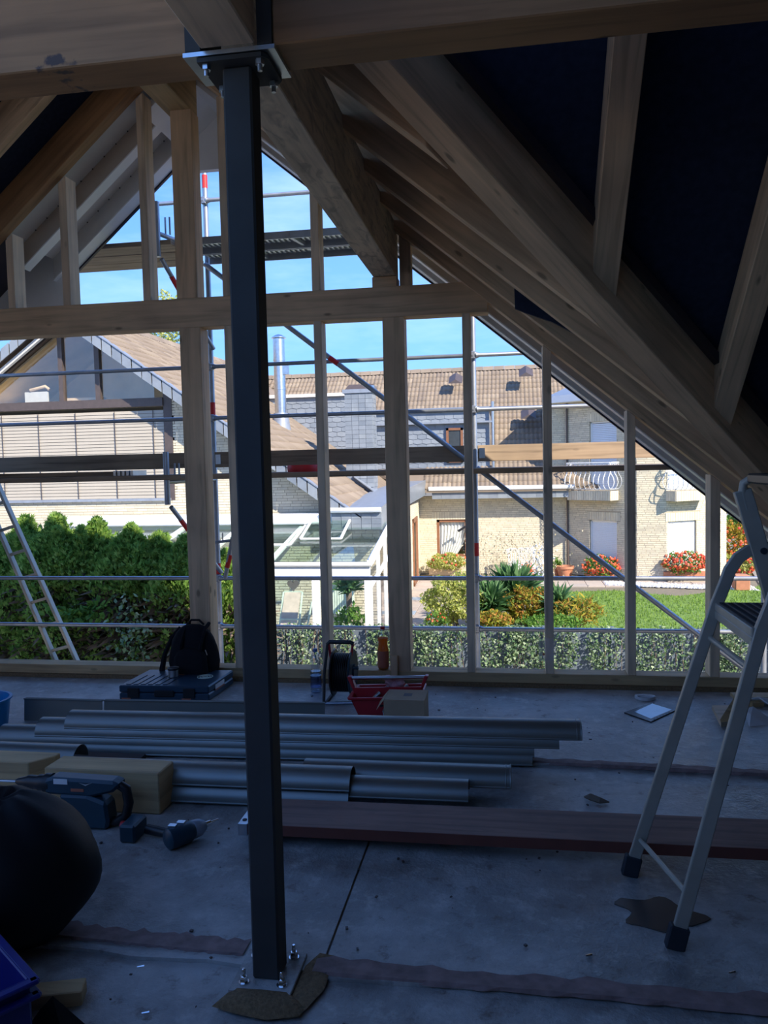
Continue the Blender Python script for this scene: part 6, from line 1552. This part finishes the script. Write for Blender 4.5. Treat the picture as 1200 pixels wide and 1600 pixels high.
# yuccas
def yucca(px, py, Y, n, s, label):
    c = at(px, py, Y); t = thing('yucca', (c.x, Y, c.z), label, 'plant'); th = rng.uniform(0, 6.28, n); el = rng.uniform(.05, 1.45, n)
    D = np.stack([np.cos(th)*np.cos(el), np.sin(th)*np.cos(el), np.sin(el)], 1); C = np.tile(np.array(c), (n, 1))+rng.normal(0, .06, (n, 3))
    V, F = leaves(C, rng.uniform(.75, 1.1, n)*s, 'blade', D*4, .25); bulk('leaves', V, F, 'yucca', t, kind='stuff')
    MB().tube([(c.x, Y, GZ), (c.x, Y, c.z)], .06, 8).build('stem', 'dead_twig', t)
yucca(800, 935, 17.6, 420, .92, 'big spiky yucca in the flower bed left of a stud'); yucca(768, 950, 17.0, 260, .70, 'second dark spiky yucca, lower and left of the big one'); yucca(872, 952, 16.9, 200, .62, 'blue-green spiky plant at the left end of the lawn'); yucca(735, 925, 18.2, 120, .5, 'dark spiky plant at the right side of the yellow shrub')
yucca(545, 918, 15.7, 110, .42, 'small spiky palm on a thin stem inside the conservatory')
bush('house_plant', 548, 968, 15.2, .3, .25, 260, 'leaf_green', .12, 'broad-leaved green house plants low inside the conservatory', 'plant', group=None)
# tall grass plumes
c = at(800, 895, 19.5); t = thing('tall_grass', (c.x, 19.5, GZ), 'tall feathery beige grasses rising in front of the bench', 'grass plant')
n = 1300; base_ = np.stack([c.x+rng.normal(0, .62, n), 19.5+rng.normal(0, .35, n), rng.uniform(GZ+.4, GZ+1.9, n)], 1)
V, F = leaves(base_, rng.uniform(.025, .07, n), 'leaf', np.tile((0, 0, 1.0), (n, 1)), .45)
bulk('plumes', V, F, 'plume', t, kind='stuff')
m = MB()
for k in range(60):
    x = c.x+random.gauss(0, .6); y = 19.5+random.gauss(0, .3); h = random.uniform(1.2, 2.1); m.tube([(x, y, GZ), (x+random.uniform(-.1, .1), y, GZ+h*.6), (x+random.uniform(-.25, .25), y, GZ+h)], [.008, .006, .003], 4, False)
m.build('stalks', 'plume', t, kind='stuff')
n = 260; V, F = leaves(np.stack([at(847, 890, 19).x+rng.normal(0, .12, n), 19+rng.normal(0, .1, n), rng.uniform(GZ+.7, GZ+1.7, n)], 1), rng.uniform(.05, .09, n), 'leaf')
bulk('white_blossom_spike', V, F, 'paper', origin=(at(847, 890, 19).x, 19, GZ+1), kind='stuff', label='tall spike of creamy white blossoms right of the bench', cat='flowers')
# bench
B0, B1 = at(793, 880, 25.2), at(836, 880, 25.2); bw = B1.x-B0.x; bz = GZ
bn = thing('garden_bench', (B0.x+bw/2, 25.2, GZ), 'white slatted garden bench against the brick wall', 'bench')
for i in range(15):
    x = B0.x+bw*(i+.5)/15; MB().beam((x*.98+(B0.x+bw/2)*.02, 25.28, bz+.42), (x+(x-B0.x-bw/2)*.12, 25.42, bz+.86), .022, .015, (0, 1, 0)).build('back_slat', 'white_plastic', bn)
MB().tube([(B0.x-.04, 25.40, bz+.82), (B0.x+.1, 25.42, bz+.88), (B1.x-.1, 25.42, bz+.88), (B1.x+.04, 25.40, bz+.82)], .022, 8).build('top_rail', 'white_plastic', bn, smooth=True)
for i in range(5): MB().b2((B0.x, 24.86+i*.09, bz+.40), (B1.x, 24.93+i*.09, bz+.425)).build('seat_slat', 'white_plastic', bn)
MB().b2((B0.x, 24.84, bz+.30), (B1.x, 24.87, bz+.42)).build('front_rail', 'white_plastic', bn)
for x in (B0.x+.03, B1.x-.03):
    MB().tube([(x, 24.88, bz), (x, 24.88, bz+.62)], .024, 8).build('leg', 'white_plastic', bn, smooth=True); MB().tube([(x, 25.3, bz), (x, 25.40, bz+.84)], .024, 8).build('leg', 'white_plastic', bn, smooth=True)
    MB().tube([(x, 24.84, bz+.62), (x, 25.36, bz+.64)], .026, 8).build('arm_rest', 'white_plastic', bn, smooth=True)
# pots
def pot(px, py, Y, r, h, label, plant=None):
    c = at(px, py, Y); c = Vector((c.x, Y, GZ+.01)); t = thing('terracotta_pot', c, label, 'pot')
    MB().lathe([(r*.72, 0), (r*.95, h*.75), (r*1.08, h*.78), (r*1.08, h), (r*.96, h), (r*.9, h*.8), (0, h*.8)], c, 24).build('body', 'terracotta', t, smooth=True)
    MB().lathe([(0, 0), (r*.92, 0), (r*.92, .01), (0, .01)], c+Vector((0, 0, h*.8)), 16).build('soil', 'soil', t)
    if plant:
        n = 300; d = rng.normal(size=(n, 3))*.5; C = np.array(c)+np.array((0, 0, h+.12))+d*np.array((r, r, .16)); V, F = leaves(C, rng.uniform(.05, .1, n), 'leaf'); bulk('plant', V, F, plant, t, kind='stuff')
pot(883, 900, 25.2, .26, .34, 'squat terracotta bowl in the inner corner of the bay'); pot(871, 895, 25.5, .13, .22, 'small pot with green leaves left of the terracotta bowl', 'leaf_green'); pot(825, 893, 24.6, .12, .18, 'small flower pot in front of the bench', 'geranium')
c = at(1157, 905, 22.8); MB().b2((c.x-.18, 22.6, GZ), (c.x+.2, 23.0, GZ+.42)).build('stone_planter', 'terracotta', None, origin=c, bevel=.02, label='square clay planter at the right foot of the bay, by the ladder', cat='planter')
# right of the bay: flowering bushes, tree, far houses
bush('flowering_bush', 1150, 850, 27.5, .55, .75, 2200, 'leaf_autumn', .10, 'tall orange-flowered bush right of the bay, seen under the roof verge', 'bush', extra=('geranium', 60, .05, .1))
bush('flowering_bush', 1160, 880, 26.0, .5, .35, 1300, 'leaf_yellow', .09, 'low orange-flowered bush at the corner of the bay', 'bush', extra=('geranium', 40, .05, .1))
bush('shade_tree', 1145, 790, 38, 1.9, 1.6, 3600, 'leaf_green', .20, 'dark green tree beyond the bay at the right', 'tree', extra=None)
bush('shade_tree', 1215, 800, 46, 2.6, 2.2, 2600, 'leaf_green', .26, 'green tree at the far right behind the step ladder', 'tree')
bush('distant_tree', 268, 505, 44, 2.0, 1.6, 2200, 'leaf_yellow', .22, 'sunlit tree top peeking over the tiled roof left of the thick post', 'tree')
fh = thing('distant_house', (20, 60, GZ), 'pale distant house with a blue-grey roof beyond the street at right', 'house')
a_, b_ = at(1168, 800, 60), at(1290, 800, 60)
MB().b2((a_.x, 60, GZ), (b_.x, 68, a_.z+2.0)).build('walls', 'white_paint', fh)
MB().prism([(a_.x-.4, 59.6, a_.z+2.0), (a_.x-.4, 68.4, a_.z+2.0), (a_.x-.4, 64, a_.z+6.0)], (b_.x-a_.x+.8, 0, 0)).build('roof', 'slate', fh)
for i in range(4): MB().b2((a_.x+.5+i*1.6, 59.95, a_.z-.6), (a_.x+1.5+i*1.6, 60, a_.z+.8)).build('window', 'dark_glass', fh)
cx, cz = at(1172, 858, 40).x, GZ
car = thing('parked_car', (cx+1.5, 41, GZ), 'blue-grey parked car on the street, cut by the step ladder', 'car')
MB().prism([(cx-.4, 40, cz+.35), (cx+3.8, 40, cz+.35), (cx+3.8, 40, cz+.9), (cx+3.0, 40, cz+1.0), (cx+2.4, 40, cz+1.45), (cx+.8, 40, cz+1.45), (cx+.1, 40, cz+1.0), (cx-.4, 40, cz+.85)], (0, 1.7, 0)).build('body', 'lead', car, bevel=.05)
MB().prism([(cx+.25, 39.98, cz+1.0), (cx+2.85, 39.98, cz+1.0), (cx+2.3, 39.98, cz+1.38), (cx+.85, 39.98, cz+1.38)], (0, 1.74, 0)).build('windows', 'dark_glass', car)
for x in (cx+.45, cx+2.95):
    for y in (40.0, 41.5): MB().lathe([(.32, 0), (.32, .2), (.18, .21)], (x, y-.02, cz+.32), 20, Matrix.Rotation(R(-90), 3, 'X')).build('wheel', 'rubber', car, smooth=True)
bpy.context.view_layer.update()
